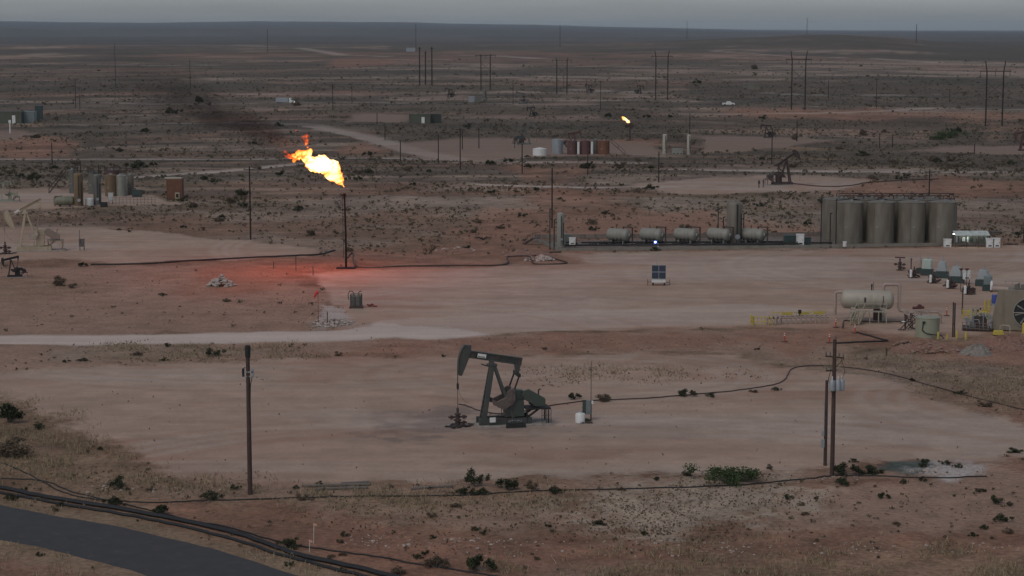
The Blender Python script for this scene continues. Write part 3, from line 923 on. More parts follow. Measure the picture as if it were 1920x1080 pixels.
# ------------------------------------------------------------------ power poles
def near_pole(label, base, h, r=.17):
    t = thing("power_pole", label, "power pole", base)
    MB().tube([(0, 0, -.2), (0, 0, h * .5), (0, 0, h)], [r, r * .92, r * .78], 14).build("pole_shaft", WOOD, t, smooth=True)
    return t
s_ = mpp(925)
t = near_pole("single dark wooden power pole with bare top between the well pads", at(469, 927), 278 * s_, .19)
zz = 232 * s_
for sx in (-1, 1):
    MB().box((sx * .36, -.05, zz), (.16, .2, .62)).tube([(sx * .36, -.05, zz + .3), (sx * .2, -.02, zz + .42)], .03, 6).build("fuse_cutout", BLACK if sx < 0 else STEEL, t)
MB().beam((-.45, -.1, zz + .05), (.45, -.1, zz + .05), .1).beam((-.3, -.1, zz - .3), (.3, -.1, zz - .3), .08).build("equipment_bracket", STEEL, t)
MB().tube([(.33, -.1, zz - .3), (.2, -.18, zz - 1.0), (.16, -.2, zz - 2.2)], .035, 6).build("down_lead", BLACK, t)
MB().lathe([(.2, 0), (.22, .35), (.22, .9), (.15, .98)], c=(0, 0, 278 * s_ - .75), n=12).build("pole_cap", BLACK, t)
s_ = mpp(888)
b = at(1560, 890)
t = near_pole("tall power pole carrying transformers and crossarms over the pad edge", b, 256 * s_, .185)
H = 256 * s_
MB().beam((-.75, -.12, H - 1.35), (.75, -.12, H - 1.5), .1, .12).beam((.05, -.1, H - 2.3), (.75, -.1, H - 1.55), .05).build("crossarm", WOOD, t)
MB().beam((-.7, -.1, H - 2.55), (.2, -.1, H - 2.5), .1, .12).build("lower_crossarm", WOOD, t)
for x, z in ((-.7, H - 1.28), (-.35, H - 1.3), (.35, H - 1.36), (.7, H - 1.42), (-.65, H - 2.45), (-.3, H - 2.45), (.05, H + .05)):
    MB().lathe([(.06, 0), (.06, .08), (.03, .1), (.08, .16), (.05, .22), (.03, .3)], c=(x, -.12, z), n=8).build("insulator", GREYT, t)
for x, y in ((.28, -.3), (-.2, -.38), (.62, -.1)):
    q = MB().lathe([(.20, 0), (.24, .04), (.24, .78), (.18, .88), (.05, .92)], c=(x, y, H - 4.15), n=14).build("transformer", STEEL, t, smooth=True)
    MB().tube([(x, y, H - 3.25), (x, y, H - 2.95)], .04, 6).build("bushing", WHITE, q)
MB().beam((-.3, -.2, H - 3.6), (.8, -.2, H - 3.6), .1).build("transformer_bracket", STEEL, t)
MB().tube([(-.3, -.25, H - 2.4), (-.5, -.3, H - 3.2), (-.25, -.3, H - 4.3)], .025, 5).tube([(.5, -.1, H - 1.5), (.85, -.2, H - 2.6), (.6, -.2, H - 3.2)], .02, 5).build("jumper_wire", BLACK, t)
s_ = mpp(872)
t = near_pole("shorter service pole with meter boxes standing next to the transformer pole", at(1547, 873), 162 * s_, .15)
MB().box((-.25, -.12, 1.9), (.28, .22, .7)).box((-.25, -.12, 2.75), (.22, .2, .45)).build("meter_box", STEEL, t, bevel=.01)
MB().tube([(-.17, -.14, 2.9), (-.17, -.14, 5.2), (-.3, -.14, 5.4)], .04, 6).build("conduit", STEEL, t)

def far_pole_mesh(arm, r=.16):
    m = MB().tube([(0, 0, -.5), (0, 0, 10.0)], [r, r * .75], 8)
    return m
def far_pole(label, px, y0, y1, arm=1, group="utility poles across the oilfield"):
    t = thing("utility_pole", label, "utility pole", at(px, y1), random.Random(px).uniform(-.5, .5), group)
    h = (y1 - y0) * mpp(y1)
    thick = max(.15, .55 * mpp(y1) * .85)
    MB().tube([(0, 0, -.8), (0, 0, h)], [thick, thick * .8], 8).build("pole_shaft", WOODK, t)
    if arm:
        MB().beam((-1.1, -.12, h - .5), (1.1, -.12, h - .5), max(.12, thick * .6)).build("crossarm", WOODK, t)
        for x in (-1.0, 0, 1.0):
            MB().lathe([(.07, 0), (.09, .12), (.04, .26)], c=(x, -.12, h - .42 + (.4 if x == 0 else 0)), n=6).build("insulator", GREYT, t)
    return t
POLES = [
    (1035, 315, 428, 0, "tall dark pole standing right behind the narrow treater of the tank facility"),
    (470, 312, 449, 1, "dark utility pole between the cream pump jack and the flare stack"),
    (357, 112, 167, 0, "faint pole seen through the smoke drifting from the flare"),
    (217, 82, 165, 0, "faint tall pole on the hazy plain beyond the smoke's end"),
    (142, 148, 201, 1, "slim pole on the plain above the olive tank buildings"),
    (502, 57, 99, 0, "tall mast on the far ridge above the thin smoke"),
    (780, 47, 93, 0, "tall mast on the skyline just above the three close poles"),
    (1050, 50, 88, 0, "tall mast on the far ridge above the middle H-frame pylons"),
    (1288, 40, 73, 0, "tall mast breaking the skyline where the mesa slopes down to the plain"),
    (1513, 36, 66, 0, "tallest skyline mast standing on the crest of the low hill"),
    (1718, 55, 79, 0, "mast with a small top on the skyline past the low hill"),
    (624, 158, 206, 1, "pole near the white truck on the far road"),
    (660, 160, 195, 0, "thin pole beside the pale strip of road behind the flare"),
    (751, 265, 303, 0, "pole beside the curving caliche road behind the flame"),
    (822, 252, 302, 1, "first pole of the short row along the curving caliche road"),
    (863, 240, 318, 1, "tallest pole in the short row along the curving caliche road"),
    (867, 245, 280, 0, "pole half hidden behind the tallest one of the caliche road row"),
    (898, 240, 278, 1, "pole at the far edge of the battery pad by the blue-grey pump jack"),
    (979, 270, 326, 0, "thin pole in front of the low white tank"),
    (1102, 290, 328, 0, "thin pole in front of the oxide red tanks"),
    (1235, 285, 342, 0, "thin pole in front of the twin slim treaters"),
    (1126, 152, 206, 1, "pole between the two H-frame pylons and the small flare"),
    (1494, 225, 265, 0, "pole standing in front of the pad of the idle low pump jack"),
    (1447, 240, 308, 1, "pole just behind the nose-up pump jack"),
    (1643, 148, 203, 1, "pole on the brushy plain between the two largest H-frame pylons"),
    (1553, 150, 186, 0, "faint pole on the plain right of the large H-frame pylon"),
    (1780, 168, 192, 0, "short faint pole on the brush below the dark slope"),
    (98, 268, 309, 0, "thin pole above the rusty tank battery"),
    (1742, 318, 367, 1, "dark pole directly behind the row of four big tanks"),
    (1649, 250, 278, 0, "short pole in the green brush hollow"),
    (1673, 253, 276, 0, "shorter companion pole in the green brush hollow"),
    (1827, 270, 288, 0, "stubby pole on the pale pad past the green brush"),
    (1293, 213, 268, 0, "thin pole rising behind the twin slim treaters"),
    (150, 178, 206, 0, "short pole next to the slim one above the olive tank buildings"),
    (722, 235, 262, 0, "short pole at the bend of the caliche road"),
    (707, 212, 232, 0, "short pole at the olive building's small pad"),
    (962, 152, 195, 0, "pole beside the distant grey pump jack"),
    (1100, 148, 176, 0, "faint pole right of the middle H-frame pylon"),
    (1057, 138, 166, 0, "faint pole seen between the legs of the middle H-frame pylon"),
    (1920, 418, 452, 0, "brown pole at the frame edge past the white cabinets"),
]
for px_, a_, b_, arm_, lab_ in POLES:
    far_pole(lab_, px_, a_, b_, arm_)

def h_frame(label, xa, xb, y0, y1, yc, aw):
    c = at((xa + xb) / 2, y1); s = mpp(y1)
    w = (xb - xa) * s; h = (y1 - yc) * s
    t = thing("transmission_pylon", label, "pylon", c, 0, "wooden H-frame transmission pylons crossing the plain")
    r = max(.28, 1.0 * s)
    for k in (-1, 1):
        MB().tube([(k * w / 2, 0, -.6), (k * w / 2 * 1.02, 0, h)], [r, r * .85], 8).build("pylon_leg", WOODK, t)
        MB().tube([(k * w / 2 * 1.02, 0, h - .2), (k * w / 2 * 1.22, 0, h + (yc - y0) * s)], [r * .8, r * .6], 8).build("peak_arm", WOODK, t)
    MB().beam((-aw * s / 2, 0, h), (aw * s / 2, 0, h), r * 1.1).build("crossarm", WOODK, t)
    for k in (-.46, 0, .46):
        MB().lathe([(.1, 0), (.2, -.5), (.12, -.9), (.2, -1.3), (.08, -1.8)], c=(k * aw * s, 0, h - .2), n=6).build("insulator_string", GREYT, t)
    MB().beam((-w / 2, 0, h * .8), (w / 2, 0, h * .55), r * .35).beam((w / 2, 0, h * .8), (-w / 2, 0, h * .55), r * .35).build("cross_brace", WOODK, t)
    return t
h_frame("smallest H-frame pylon beyond the grey separator cluster", 902, 919, 103, 168, 105, 39)
h_frame("H-frame pylon under the central skyline mast", 1044, 1063, 109, 176, 113, 38)
h_frame("H-frame pylon above the small flare", 1229.5, 1251.5, 97, 187, 107, 41)
h_frame("H-frame pylon on the plain below the low hill", 1484, 1509, 97, 206, 112.5, 49)
h_frame("biggest H-frame pylon near the frame edge", 1848, 1878.5, 116, 236, 135, 59)
for k, (px_, a_, b_) in enumerate(((787, 89, 160), (798, 97, 159), (810, 89, 160))):
    t = thing("tall_pole", ["outer pole of the three close poles, the one under the skyline mast", "shorter middle pole of the three close poles", "outer pole of the three close poles, the one towards the H-frames"][k], "transmission pole", at(px_, b_), 0, "three close transmission poles")
    s = mpp(b_)
    MB().tube([(0, 0, -.6), (0, 0, (b_ - a_) * s)], [.42, .34], 8).build("pole_shaft", WOODK, t)
    MB().beam((-1.2, 0, (b_ - a_) * s - 1), (1.2, 0, (b_ - a_) * s - 1), .22).build("crossarm", WOODK, t)

# ------------------------------------------------------------------ gas flare
def on_plane(px, py, Y):
    dx, dy = (px - 960.0) / FPX, -(py - 540.0) / FPX
    k = Y / (dy * _c + _s)
    return Vector((dx * k, Y, HC + (dy * _s - _c) * k))

def flame_material(name, stops, alpha_lo, alpha_hi, scale, gain):
    """emission coloured by temperature (vertex attribute 'heat'), broken up by turbulence"""
    m = bpy.data.materials.new(name); m.use_nodes = True
    n = m.node_tree.nodes; l = m.node_tree.links
    n.clear()
    out = n.new("ShaderNodeOutputMaterial")
    at_ = n.new("ShaderNodeAttribute"); at_.attribute_name = "burn_level"
    tc = n.new("ShaderNodeTexCoord")
    nz = n.new("ShaderNodeTexNoise"); nz.inputs["Scale"].default_value = scale; nz.inputs["Detail"].default_value = 5; nz.inputs["Distortion"].default_value = .6
    mpf = n.new("ShaderNodeMapping"); mpf.inputs["Rotation"].default_value = (0, R(38), 0); mpf.inputs["Scale"].default_value = (.55, 1, 1.5)
    l.new(tc.outputs["Object"], mpf.inputs["Vector"]); l.new(mpf.outputs[0], nz.inputs["Vector"])
    lw = n.new("ShaderNodeLayerWeight"); lw.inputs["Blend"].default_value = .35
    a = n.new("ShaderNodeMath"); a.operation = 'MULTIPLY_ADD'; a.inputs[1].default_value = .9
    l.new(nz.outputs["Fac"], a.inputs[0])
    s1 = n.new("ShaderNodeMath"); s1.operation = 'SUBTRACT'; l.new(at_.outputs["Fac"], s1.inputs[0]); s1.inputs[1].default_value = .70
    l.new(s1.outputs[0], a.inputs[2])
    s2 = n.new("ShaderNodeMath"); s2.operation = 'MULTIPLY_ADD'; s2.inputs[1].default_value = -.72
    l.new(lw.outputs["Facing"], s2.inputs[0]); l.new(a.outputs[0], s2.inputs[2])
    rp = n.new("ShaderNodeValToRGB")
    els = rp.color_ramp.elements
    els[0].position, els[0].color = stops[0][0], stops[0][1] + (1,)
    els[1].position, els[1].color = stops[-1][0], stops[-1][1] + (1,)
    for p, c in stops[1:-1]:
        e = els.new(p); e.color = c + (1,)
    l.new(s2.outputs[0], rp.inputs["Fac"])
    em = n.new("ShaderNodeEmission"); em.inputs["Strength"].default_value = gain
    l.new(rp.outputs["Color"], em.inputs["Color"])
    if alpha_hi:
        tr = n.new("ShaderNodeBsdfTransparent")
        mp = n.new("ShaderNodeMapRange"); mp.inputs["From Min"].default_value = alpha_lo; mp.inputs["From Max"].default_value = alpha_hi
        l.new(s2.outputs[0], mp.inputs["Value"])
        mx = n.new("ShaderNodeMixShader")
        l.new(mp.outputs[0], mx.inputs[0]); l.new(tr.outputs[0], mx.inputs[1]); l.new(em.outputs[0], mx.inputs[2])
        l.new(mx.outputs[0], out.inputs["Surface"])
    else:
        l.new(em.outputs[0], out.inputs["Surface"])
    return m

_st = [(0.0, (.75, .06, .012)), (.16, (1.0, .16, .02)), (.30, (1.0, .42, .06)), (.48, (1.0, .72, .22)), (.70, (1.0, .93, .62)), (1.0, (1.0, 1.0, .95))]
FLAME = flame_material("burning_gas", _st, -.04, .30, 1.1, 2.3)

def flame_mesh(name, blobs, Y, voxel, mat, rough, seed, org):
    bm = bmesh.new()
    s = Y / FPX
    rng = random.Random(seed)
    cs = []
    for px, py, r, heat in blobs:
        c = on_plane(px, py, Y + rng.uniform(-.35, .35) * r * s) - org
        cs.append((c, r * s, heat))
        bmesh.ops.create_icosphere(bm, subdivisions=3, radius=r * s, matrix=Matrix.Translation(c) @ Matrix.Diagonal((1, .85, 1, 1)))
    me = bpy.data.meshes.new(name + "_raw"); bm.to_mesh(me); bm.free()
    o = bpy.data.objects.new(name, me); COL.objects.link(o)
    md = o.modifiers.new("merge", 'REMESH'); md.mode = 'VOXEL'; md.voxel_size = voxel
    dg = bpy.context.evaluated_depsgraph_get()
    me2 = bpy.data.meshes.new_from_object(o.evaluated_get(dg))
    o.modifiers.clear(); o.data = me2; me2.name = name
    bpy.data.meshes.remove(me)
    n = len(me2.vertices)
    co = np.zeros(n * 3, np.float32); me2.vertices.foreach_get("co", co); co = co.reshape(-1, 3).astype(float)
    no = np.zeros(n * 3, np.float32); me2.vertex_normals.foreach_get("vector", no); no = no.reshape(-1, 3)
    u, v, w = co[:, 0] + 50, co[:, 2] + 50, co[:, 1] + 50
    d = (fbm((u + w * .6) / rough, (v - w * .5) / rough, seed, 4) - .5) * rough * 1.15
    co2 = co + no * d[:, None]
    co2[:, 0] += (fbm(v / rough / .8, w / rough, seed + 9, 3) - .5) * rough * .8
    co2[:, 2] += (fbm(u / rough / .8, w / rough, seed + 5, 3) - .5) * rough * .8
    heat = np.zeros(n)
    wsum = np.zeros(n)
    for c, r, hv in cs:
        k = np.exp(-((co - np.array(c)) ** 2).sum(1) / (r * 1.1) ** 2) + 1e-6
        heat += k * hv; wsum += k
    heat /= wsum
    me2.vertices.foreach_set("co", co2.astype(np.float32).ravel())
    at_ = me2.attributes.new("burn_level", 'FLOAT', 'POINT'); at_.data.foreach_set("value", heat.astype(np.float32))
    me2.materials.clear(); me2.materials.append(mat)
    me2.polygons.foreach_set("use_smooth", [True] * len(me2.polygons))
    me2.update()
    o.location = org
    return o

fb = at(649, 503)
sF = mpp(503)
t = thing("flare_stack", "tall thin gas flare stack with the big flame at the pad corner", "flare", fb)
MB().tube([(0, 0, .1), (0, 0, 5.2), (-.02 * 8, 0, 141 * sF)], [.17, .15, .14], 10).build("stack_pipe", STACKB, t, smooth=True)
MB().lathe([(.2, 0), (.24, .1), (.24, .5), (.18, .55)], c=(-.16, 0, 141 * sF - .6), n=10).build("burner_tip", STACKB, t)
MB().tube([(-.36, 0, 1.6), (-.40, 0, 60 * sF), (-.46, 0, 137 * sF)], .035, 6).tube([(-.46, 0, 137 * sF), (-.2, 0, 139 * sF)], .03, 5).build("pilot_line", STACKB, t)
k = MB()
for z in (2.2, 4.4, 6.6, 8.8, 10.6): k.beam((-.45, 0, z), (.1, 0, z), .06)
k.build("pipe_clamps", STACKB, t)
MB().box((0, 0, .06), (2.9, 1.8, .14)).build("base_skid", STACKB, t)
fo = on_plane(605, 308, fb.y)
BL = [(644, 349, 3.0, .55), (641, 343, 6, .66), (636, 335, 9, .72), (630, 326, 12, .80), (622, 318, 14, .95), (612, 312, 17, 1.15), (604, 307, 18, 1.25), (595, 306, 15, 1.15),
      (588, 309, 13, .95), (582, 303, 11, .85), (577, 296, 9, .72), (572, 289, 7, .66), (580, 288, 6, .62), (583, 283, 3.5, .55), (568, 297, 6, .66), (563, 292, 5.5, .6),
      (556, 295, 6, .56), (550, 291, 5, .5), (560, 287, 4, .52), (549, 299, 4, .48), (630, 318, 9, .75), (634, 324, 6, .7), (619, 328, 10, .72), (625, 334, 7, .66)]
fl = flame_mesh("flame", BL, fb.y, .16, FLAME, 1.0, 3, fo)
tag(fl, "large white hot gas flame streaming sideways off the tall flare stack", "flame")
for nm, bl, lab in (("flame_wisp", [(574, 263, 7, .34), (577, 255, 6.5, .30), (571, 258, 6, .3), (575, 270, 4, .36), (578, 277, 2, .36), (578, 250, 3.5, .28)], "detached orange puff of fire floating above the large flame"),
                    ("flame_wisp", [(541, 291, 6.5, .32), (537, 286, 5.5, .28), (545, 294, 4, .34), (535, 289, 3.5, .3), (541, 280, 2, .3)], "ragged orange fire tip at the far end of the large flame"),
                    ("flame_wisp", [(539, 270, 2.2, .28), (540, 275, 1.4, .28), (537, 266, 1.2, .26)], "small orange spark of fire above the ragged tip"),
                    ("flame_wisp", [(556, 244, 2.4, .26), (553, 243, 1.6, .26)], "tiny highest spark of fire beside the floating puff")):
    tag(flame_mesh(nm, bl, fb.y, .1, FLAME, .7, len(bl) + 5, on_plane(bl[0][0], bl[0][1], fb.y)), lab, "flame")
# the fire lights the ground red
def flame_light(name, pos, energy, col, rad):
    ld = bpy.data.lights.new(name, 'POINT'); ld.energy = energy; ld.color = col; ld.shadow_soft_size = rad
    o = bpy.data.objects.new(name, ld); COL.objects.link(o); o.location = pos
    return o
flame_light("flame_glow", on_plane(588, 306, fb.y - 2.0), 12500, (1.0, .085, .03), 1.2)

# feed line to the flare
line_thing("flare_feed_line", "dark gas pipe running along the pad edge to the flare stack base", "pipe",
           [(652, 492, .6), (662, 489, 1.1), (672, 502), (760, 500), (850, 499), (944, 497.5), (951, 490, .5), (962, 489, .6), (992, 489, .6), (1004, 496), (1062, 494.5), (1040, 486), (1012, 476), (1030, 474.5), (1052, 473.5)], .13, DKSTEEL, sag=False)
line_thing("buried_line_berm", "dark poly line along the edge of the cream pump jack's pad", "pipe",
           [(170, 497), (260, 496), (340, 491), (450, 485), (540, 481), (600, 478), (615, 474), (628, 470)], .13, POLY)
for px_, a_, b_, lab in ((513, 490, 504, "short dark marker post at the red lit corner"), (555, 480, 508, "taller marker post with wire near the flare"), (587, 500, 516, "thin marker post nearest the flare on the red ground"),
                    (614, 584, 608, "dark stake in the stone heap below the windsock"), (803, 0, 0, "")):
    if lab:
        s = mpp(b_)
        t = thing("marker_post", lab, "post", at(px_, b_))
        MB().tube([(0, 0, -.2), (0, 0, (b_ - a_) * s)], .06, 6).build("post_shaft", DKSTEEL, t)
        MB().beam((-.12, 0, (b_ - a_) * s * .8), (.12, 0, (b_ - a_) * s * .8), .06).build("post_cap", DKSTEEL, t)

# windsock
t = thing("windsock", "red windsock on a thin pole above the stone heap", "windsock", at(597, 606))
s = mpp(606)
MB().tube([(0, 0, 0), (0, 0, 62 * s)], .04, 6).build("windsock_pole", REDV, t)
w = MB().tube([(0, 0, 60 * s), (-.22, -.05, 57 * s), (-.5, -.12, 49 * s)], [.22, .19, .12], 10, cap=False)
w.build("fabric_sock", M("red_windsock_fabric", (.55, .05, .05), .8), t)

def rock_pile(label, loc, rx, ry, h, n, mat, seed, name="rock_pile", rr=(.12, .38), base=None):
    rng = random.Random(seed)
    t = thing(name, label, "rock pile" if "rock" in name or "stone" in name else "dirt pile", loc)
    m = MB()
    for _ in range(n):
        a = rng.uniform(0, 6.283); q = rng.random() ** .6
        z = h * max(0, (1 - q)) ** .9 * rng.uniform(.6, 1.05)
        m.rock((q * rx * math.cos(a), q * ry * math.sin(a), z + .05), rng.uniform(*rr), rng)
    m.build("loose_stones", mat, t)["kind"] = "stuff"
    if base:
        c = MB(); N = 26
        rings = [(1.05, -.15), (.85, .16), (.6, .5), (.35, .8), (.12, .97)]
        for q, z in rings:
            for j in range(N):
                a = 2 * math.pi * j / N
                k = q * (1 + .22 * math.sin(a * 3 + seed) + rng.uniform(-.12, .12))
                c.v.append((k * rx * math.cos(a), k * ry * math.sin(a), z * h * (1 + rng.uniform(-.22, .18)) if z > 0 else z))
        for i in range(len(rings) - 1):
            for j in range(N):
                c.f.append((i * N + j, i * N + (j + 1) % N, (i + 1) * N + (j + 1) % N, (i + 1) * N + j))
        c.f.append(tuple((len(rings) - 1) * N + j for j in range(N)))
        c.build("mound", base, t)
    return t
rock_pile("heap of pale broken stones on the bare ground below the dark poly line", at(415, 536), 1.9, 1.4, 1.5, 150, ROCKM, 4)
rock_pile("low strewn heap of pale stones at the windsock's foot", at(625, 606), 2.6, 3.6, .5, 120, ROCKM, 5, rr=(.1, .3))
rock_pile("broken concrete lumps inside the bend of the flare feed line", at(1012, 488), 2.6, 1.8, .6, 26, ROCKM, 6, rr=(.2, .6))
rock_pile("low dirt mound with pale stones before the crossover stairs", at(985, 478), 4.2, 3.0, .8, 40, REDROCK, 8, name="dirt_mound", base=REDDIRT)
rock_pile("grassy red dirt hummock with stones near the flare feed line", at(860, 470), 4.0, 2.0, .5, 16, ROCKM, 9, name="dirt_mound", base=REDDIRT)
rock_pile("long red dirt bank full of stones beside the yellow bollards", at(1745, 656), 4.2, 2.6, 1.0, 90, REDROCK, 10, name="dirt_mound", base=REDDIRT)
rock_pile("grey gravel cone in front of the red spoil banks", at(1832, 664), 1.9, 1.5, 1.1, 26, ROCKM, 12, name="dirt_mound", base=GREYDIRT, rr=(.06, .16))
rock_pile("red spoil bank strewn with rock behind the grey gravel cone", at(1885, 652), 4.4, 2.4, 1.4, 90, REDROCK, 13, name="dirt_mound", base=REDDIRT)
rock_pile("small heap of red rubble near the tan tank", at(1700, 648), 1.8, 1.2, .5, 36, REDROCK, 14)

# olive wellhead skid and the scrap beside it
t = thing("test_skid", "grey green valve skid standing by itself on the facility pad", "skid", at(668, 577))
MB().box((0, 0, .12), (1.7, 1.5, .24)).build("skid_base", DKSTEEL, t)
f = MB()
for x in (-.7, .7):
    for y in (-.6, .6): f.beam((x, y, .2), (x, y, 1.75), .09)
for z in (.9, 1.75):
    for y in (-.6, .6): f.beam((-.7, y, z), (.7, y, z), .07)
    for x in (-.7, .7): f.beam((x, -.6, z), (x, .6, z), .07)
f.build("skid_cage", DKTEAL, t)
for x in (-.32, .32):
    MB().lathe([(.1, .2), (.3, .3), (.3, 1.5), (.12, 1.7), (.08, 2.0)], c=(x, 0, 0), n=14).build("pressure_bottle", GREYT, t, smooth=True)
MB().tube([(-.32, 0, 1.95), (-.5, 0, 2.15), (-.85, 0, 2.2), (-1.05, 0, 1.7), (-.95, 0, 1.0)], .05, 6).tube([(.32, 0, 1.95), (.45, 0, 2.15), (.75, 0, 2.2)], .05, 6).build("hoses", BLACK, t)
t = thing("scrap_pipe", "bent bit of red pipe scrap lying next to the valve skid", "scrap", at(697, 575))
MB().tube([(-.6, 0, .3), (-.3, .1, .15), (.2, 0, .12), (.7, -.2, .1)], .1, 8).tube([(-.4, -.2, .1), (0, .1, .35), (.4, .2, .1)], .08, 8).build("pipe_offcut", REDV, t)

# solar light trailer
t = thing("solar_trailer", "white solar panel trailer with a thin mast on the wide pad", "trailer", at(1235, 535), R(-4))
pan = MB().box((0, -.35, 1.95), (2.05, .07, 1.95), rx=R(-12)).build("panel_frame", STEEL, t)
for x in (-.5, .5):
    for z in (1.47, 2.43):
        MB().box((x, -.40 + (z - 1.95) * .2, z), (.93, .03, .88), rx=R(-12)).build("solar_panel", PANEL, pan)
MB().box((0, .1, .72), (1.95, 1.1, .55)).build("equipment_box", WHITE, t, bevel=.03)
for x in (-.8, .8):
    w = MB().cyl((x - .1, -.1, .3), (x + .1, -.1, .3), .3, n=18).build("wheel", BLACK, t)
    MB().cyl((x - .12, -.1, .3), (x + .12, -.1, .3), .14, n=10).build("rim", STEEL, w)
for x in (-1.55, 1.55):
    MB().beam((x, 0, .45), (x * .5, 0, .45), .07).tube([(x, 0, .02), (x, 0, .85)], .045, 6).build("outrigger_jack", DKSTEEL, t)
MB().tube([(-.3, .2, .9), (-.3, .2, 4.4)], .04, 6).build("camera_mast", STEEL, t)

# ------------------------------------------------------------------ production facility: bund, tanks, treaters, separators
def strip(name, label, cat, pts, h, th, mat):
    P = [at(*p) for p in pts]; org = P[0].copy()
    m = MB()
    for a, b in zip(P, P[1:]):
        m.beam(a - org + Vector((0, 0, h / 2)), b - org + Vector((0, 0, h / 2)), th, h)
        L = (b - a).length; n = max(1, int(L / 2.4))
        for k in range(n + 1):
            c = a + (b - a) * (k / n) - org
            m.box((c.x, c.y, h / 2), (.12, th + .1, h + .06), rz=math.atan2((b - a).y, (b - a).x))
    return tag(m.build(name, mat, None, loc=org), label, cat)
strip("containment_wall", "low corrugated steel bund wall around the separators and tanks", "wall",
      [(1000, 449), (1047, 471), (1280, 468), (1540, 464.5), (1775, 460.5)], .5, .10, GLINE)
strip("rear_bund_wall", "rear bund wall behind the row of separators", "wall", [(1003, 448), (1200, 446.5), (1540, 443)], .75, .10, M("rear_bund_steel", (.19, .155, .13), .7, stain=(.12, .1, .085)))

t = thing("crossover_stairs", "small rusty crossover stairs at the corner of the bund", "stairs", at(1000, 459), R(-28))
st = MB()
for i in range(6): st.box((-1.6 + .32 * i, 0, .18 * (i + 1)), (.3, .9, .05))
for y in (-.48, .48): st.beam((-1.75, y, .05), (.1, y, 1.15), .06, .18)
st.box((.55, 0, 1.1), (.9, .95, .06))
st.build("step_flight", DKSTEEL, t)
r_ = MB()
for y in (-.48, .48):
    r_.tube([(-1.7, y, 1.0), (.1, y, 2.05), (1.0, y, 2.05)], .03, 6)
    for x, z in ((-1.7, .1), (-.8, .6), (.1, 1.1), (1.0, 1.1)): r_.tube([(x, y, z), (x, y, z + .95)], .03, 6)
r_.build("stair_rail", DKSTEEL, t)

def tank(label, loc, r, h, mat, group=None, rz=0.0, name="storage_tank", hatch=True, roof=.42):
    t = thing(name, label, "tank", loc, rz, group)
    MB().lathe([(r, 0), (r, h), (r + .04, h), (r + .04, h + .06), (r * .98, h + .08), (.25, h + roof), (.2, h + roof + .02)], n=48).build("tank_shell", mat, t, smooth=True)
    if hatch:
        MB().cyl((0, -r - .03, 1.0), (0, -r + .2, 1.0), .32, n=16).build("clean_out_hatch", mat, t)
        MB().lathe([(.25, 0), (.25, .25), (.3, .26), (.3, .32)], c=(.1 * r, -.5 * r, h + .2), n=14).build("thief_hatch", STEEL, t)
        MB().tube([(0, 0, h + .4), (0, 0, h + .9), (.25, 0, h + 1.0)], .07, 6).build("vent_pipe", DKSTEEL, t)
        rr = MB()
        for s_ in (-1, 1): rr.box((s_ * r * .55, -r * .84 - .05, h * .45), (.05, .05, h * .86))
        rr.build("gauge_line", mat, t)
        MB().box((-r * .35, -r * .937 - .04, h * .42), (.26, .03, .22), rz=-.36).build("highlight_plate", STEEL, t)  # pale plate added to imitate bright reflection streaks on the tank wall
    return t
s = mpp(458)
rT, hT = 26.3 * s, 77 * s
F0 = tank("first big olive tan tank of the front row, next to the separators", at(1595.5, 458) + Vector((0, rT, 0)), rT, hT, TAN, "olive tan storage tanks of the big facility")
for px_, lab in ((1654.5, "second olive tan tank of the front row from the separators"), (1713, "third olive tan tank of the front row, between two like it"), (1772, "last olive tan tank of the front row, behind the lit shelter")):
    dup(F0, at(px_, 458) + Vector((0, rT, 0)), R(px_ % 17 * 3 - 20), lab)
for px_, lab in ((1571, "end tank of the rear row, showing beside the first front tank"), (1627, "rear row tank mostly hidden behind the first and second front tanks"), (1685, "rear row tank mostly hidden behind the second and third front tanks"), (1743, "rear row tank mostly hidden behind the third and last front tanks")):
    dup(F0, at(px_, 451) + Vector((0, rT, 0)), R(40), lab)
# walkway between the tank rows
t = thing("tank_catwalk", "dark catwalk with railings between the two rows of big tanks", "catwalk", at(1684, 452) + Vector((0, rT * .95, 0)))
L2 = 110 * s
c = MB().box((0, 0, hT + .12), (L2 * 2, .9, .05))
for k in range(9): c.beam((-L2 + k * L2 / 4, 0, hT - .1), (-L2 + k * L2 / 4, 0, hT + .12), .12)
c.build("walkway_deck", BLACK, t)
c = MB()
for y in (-.45, .45):
    for z in (.9,): c.tube([(-L2, y, hT + .12 + z), (L2, y, hT + .12 + z)], .04, 6)
    for k in range(9): c.tube([(-L2 + k * L2 / 4, y, hT + .12), (-L2 + k * L2 / 4, y, hT + 1.05)], .03, 5)
c.build("handrail", BLACK, t)
c = MB()
for k in range(8):
    x = -L2 * .92 + k * L2 * .262
    c.tube([(x, -.2, hT + .4), (x, -.2, hT + .7 + .2 * (k % 2)), (x + .6, -.2, hT + .7 + .2 * (k % 2)), (x + .6, -1.2, hT + .3)], .09, 6)
c.tube([(-L2, -.9, hT + .75), (L2 * .9, -.9, hT + .75)], .1, 6)
c.build("vent_header", DKSTEEL, t)
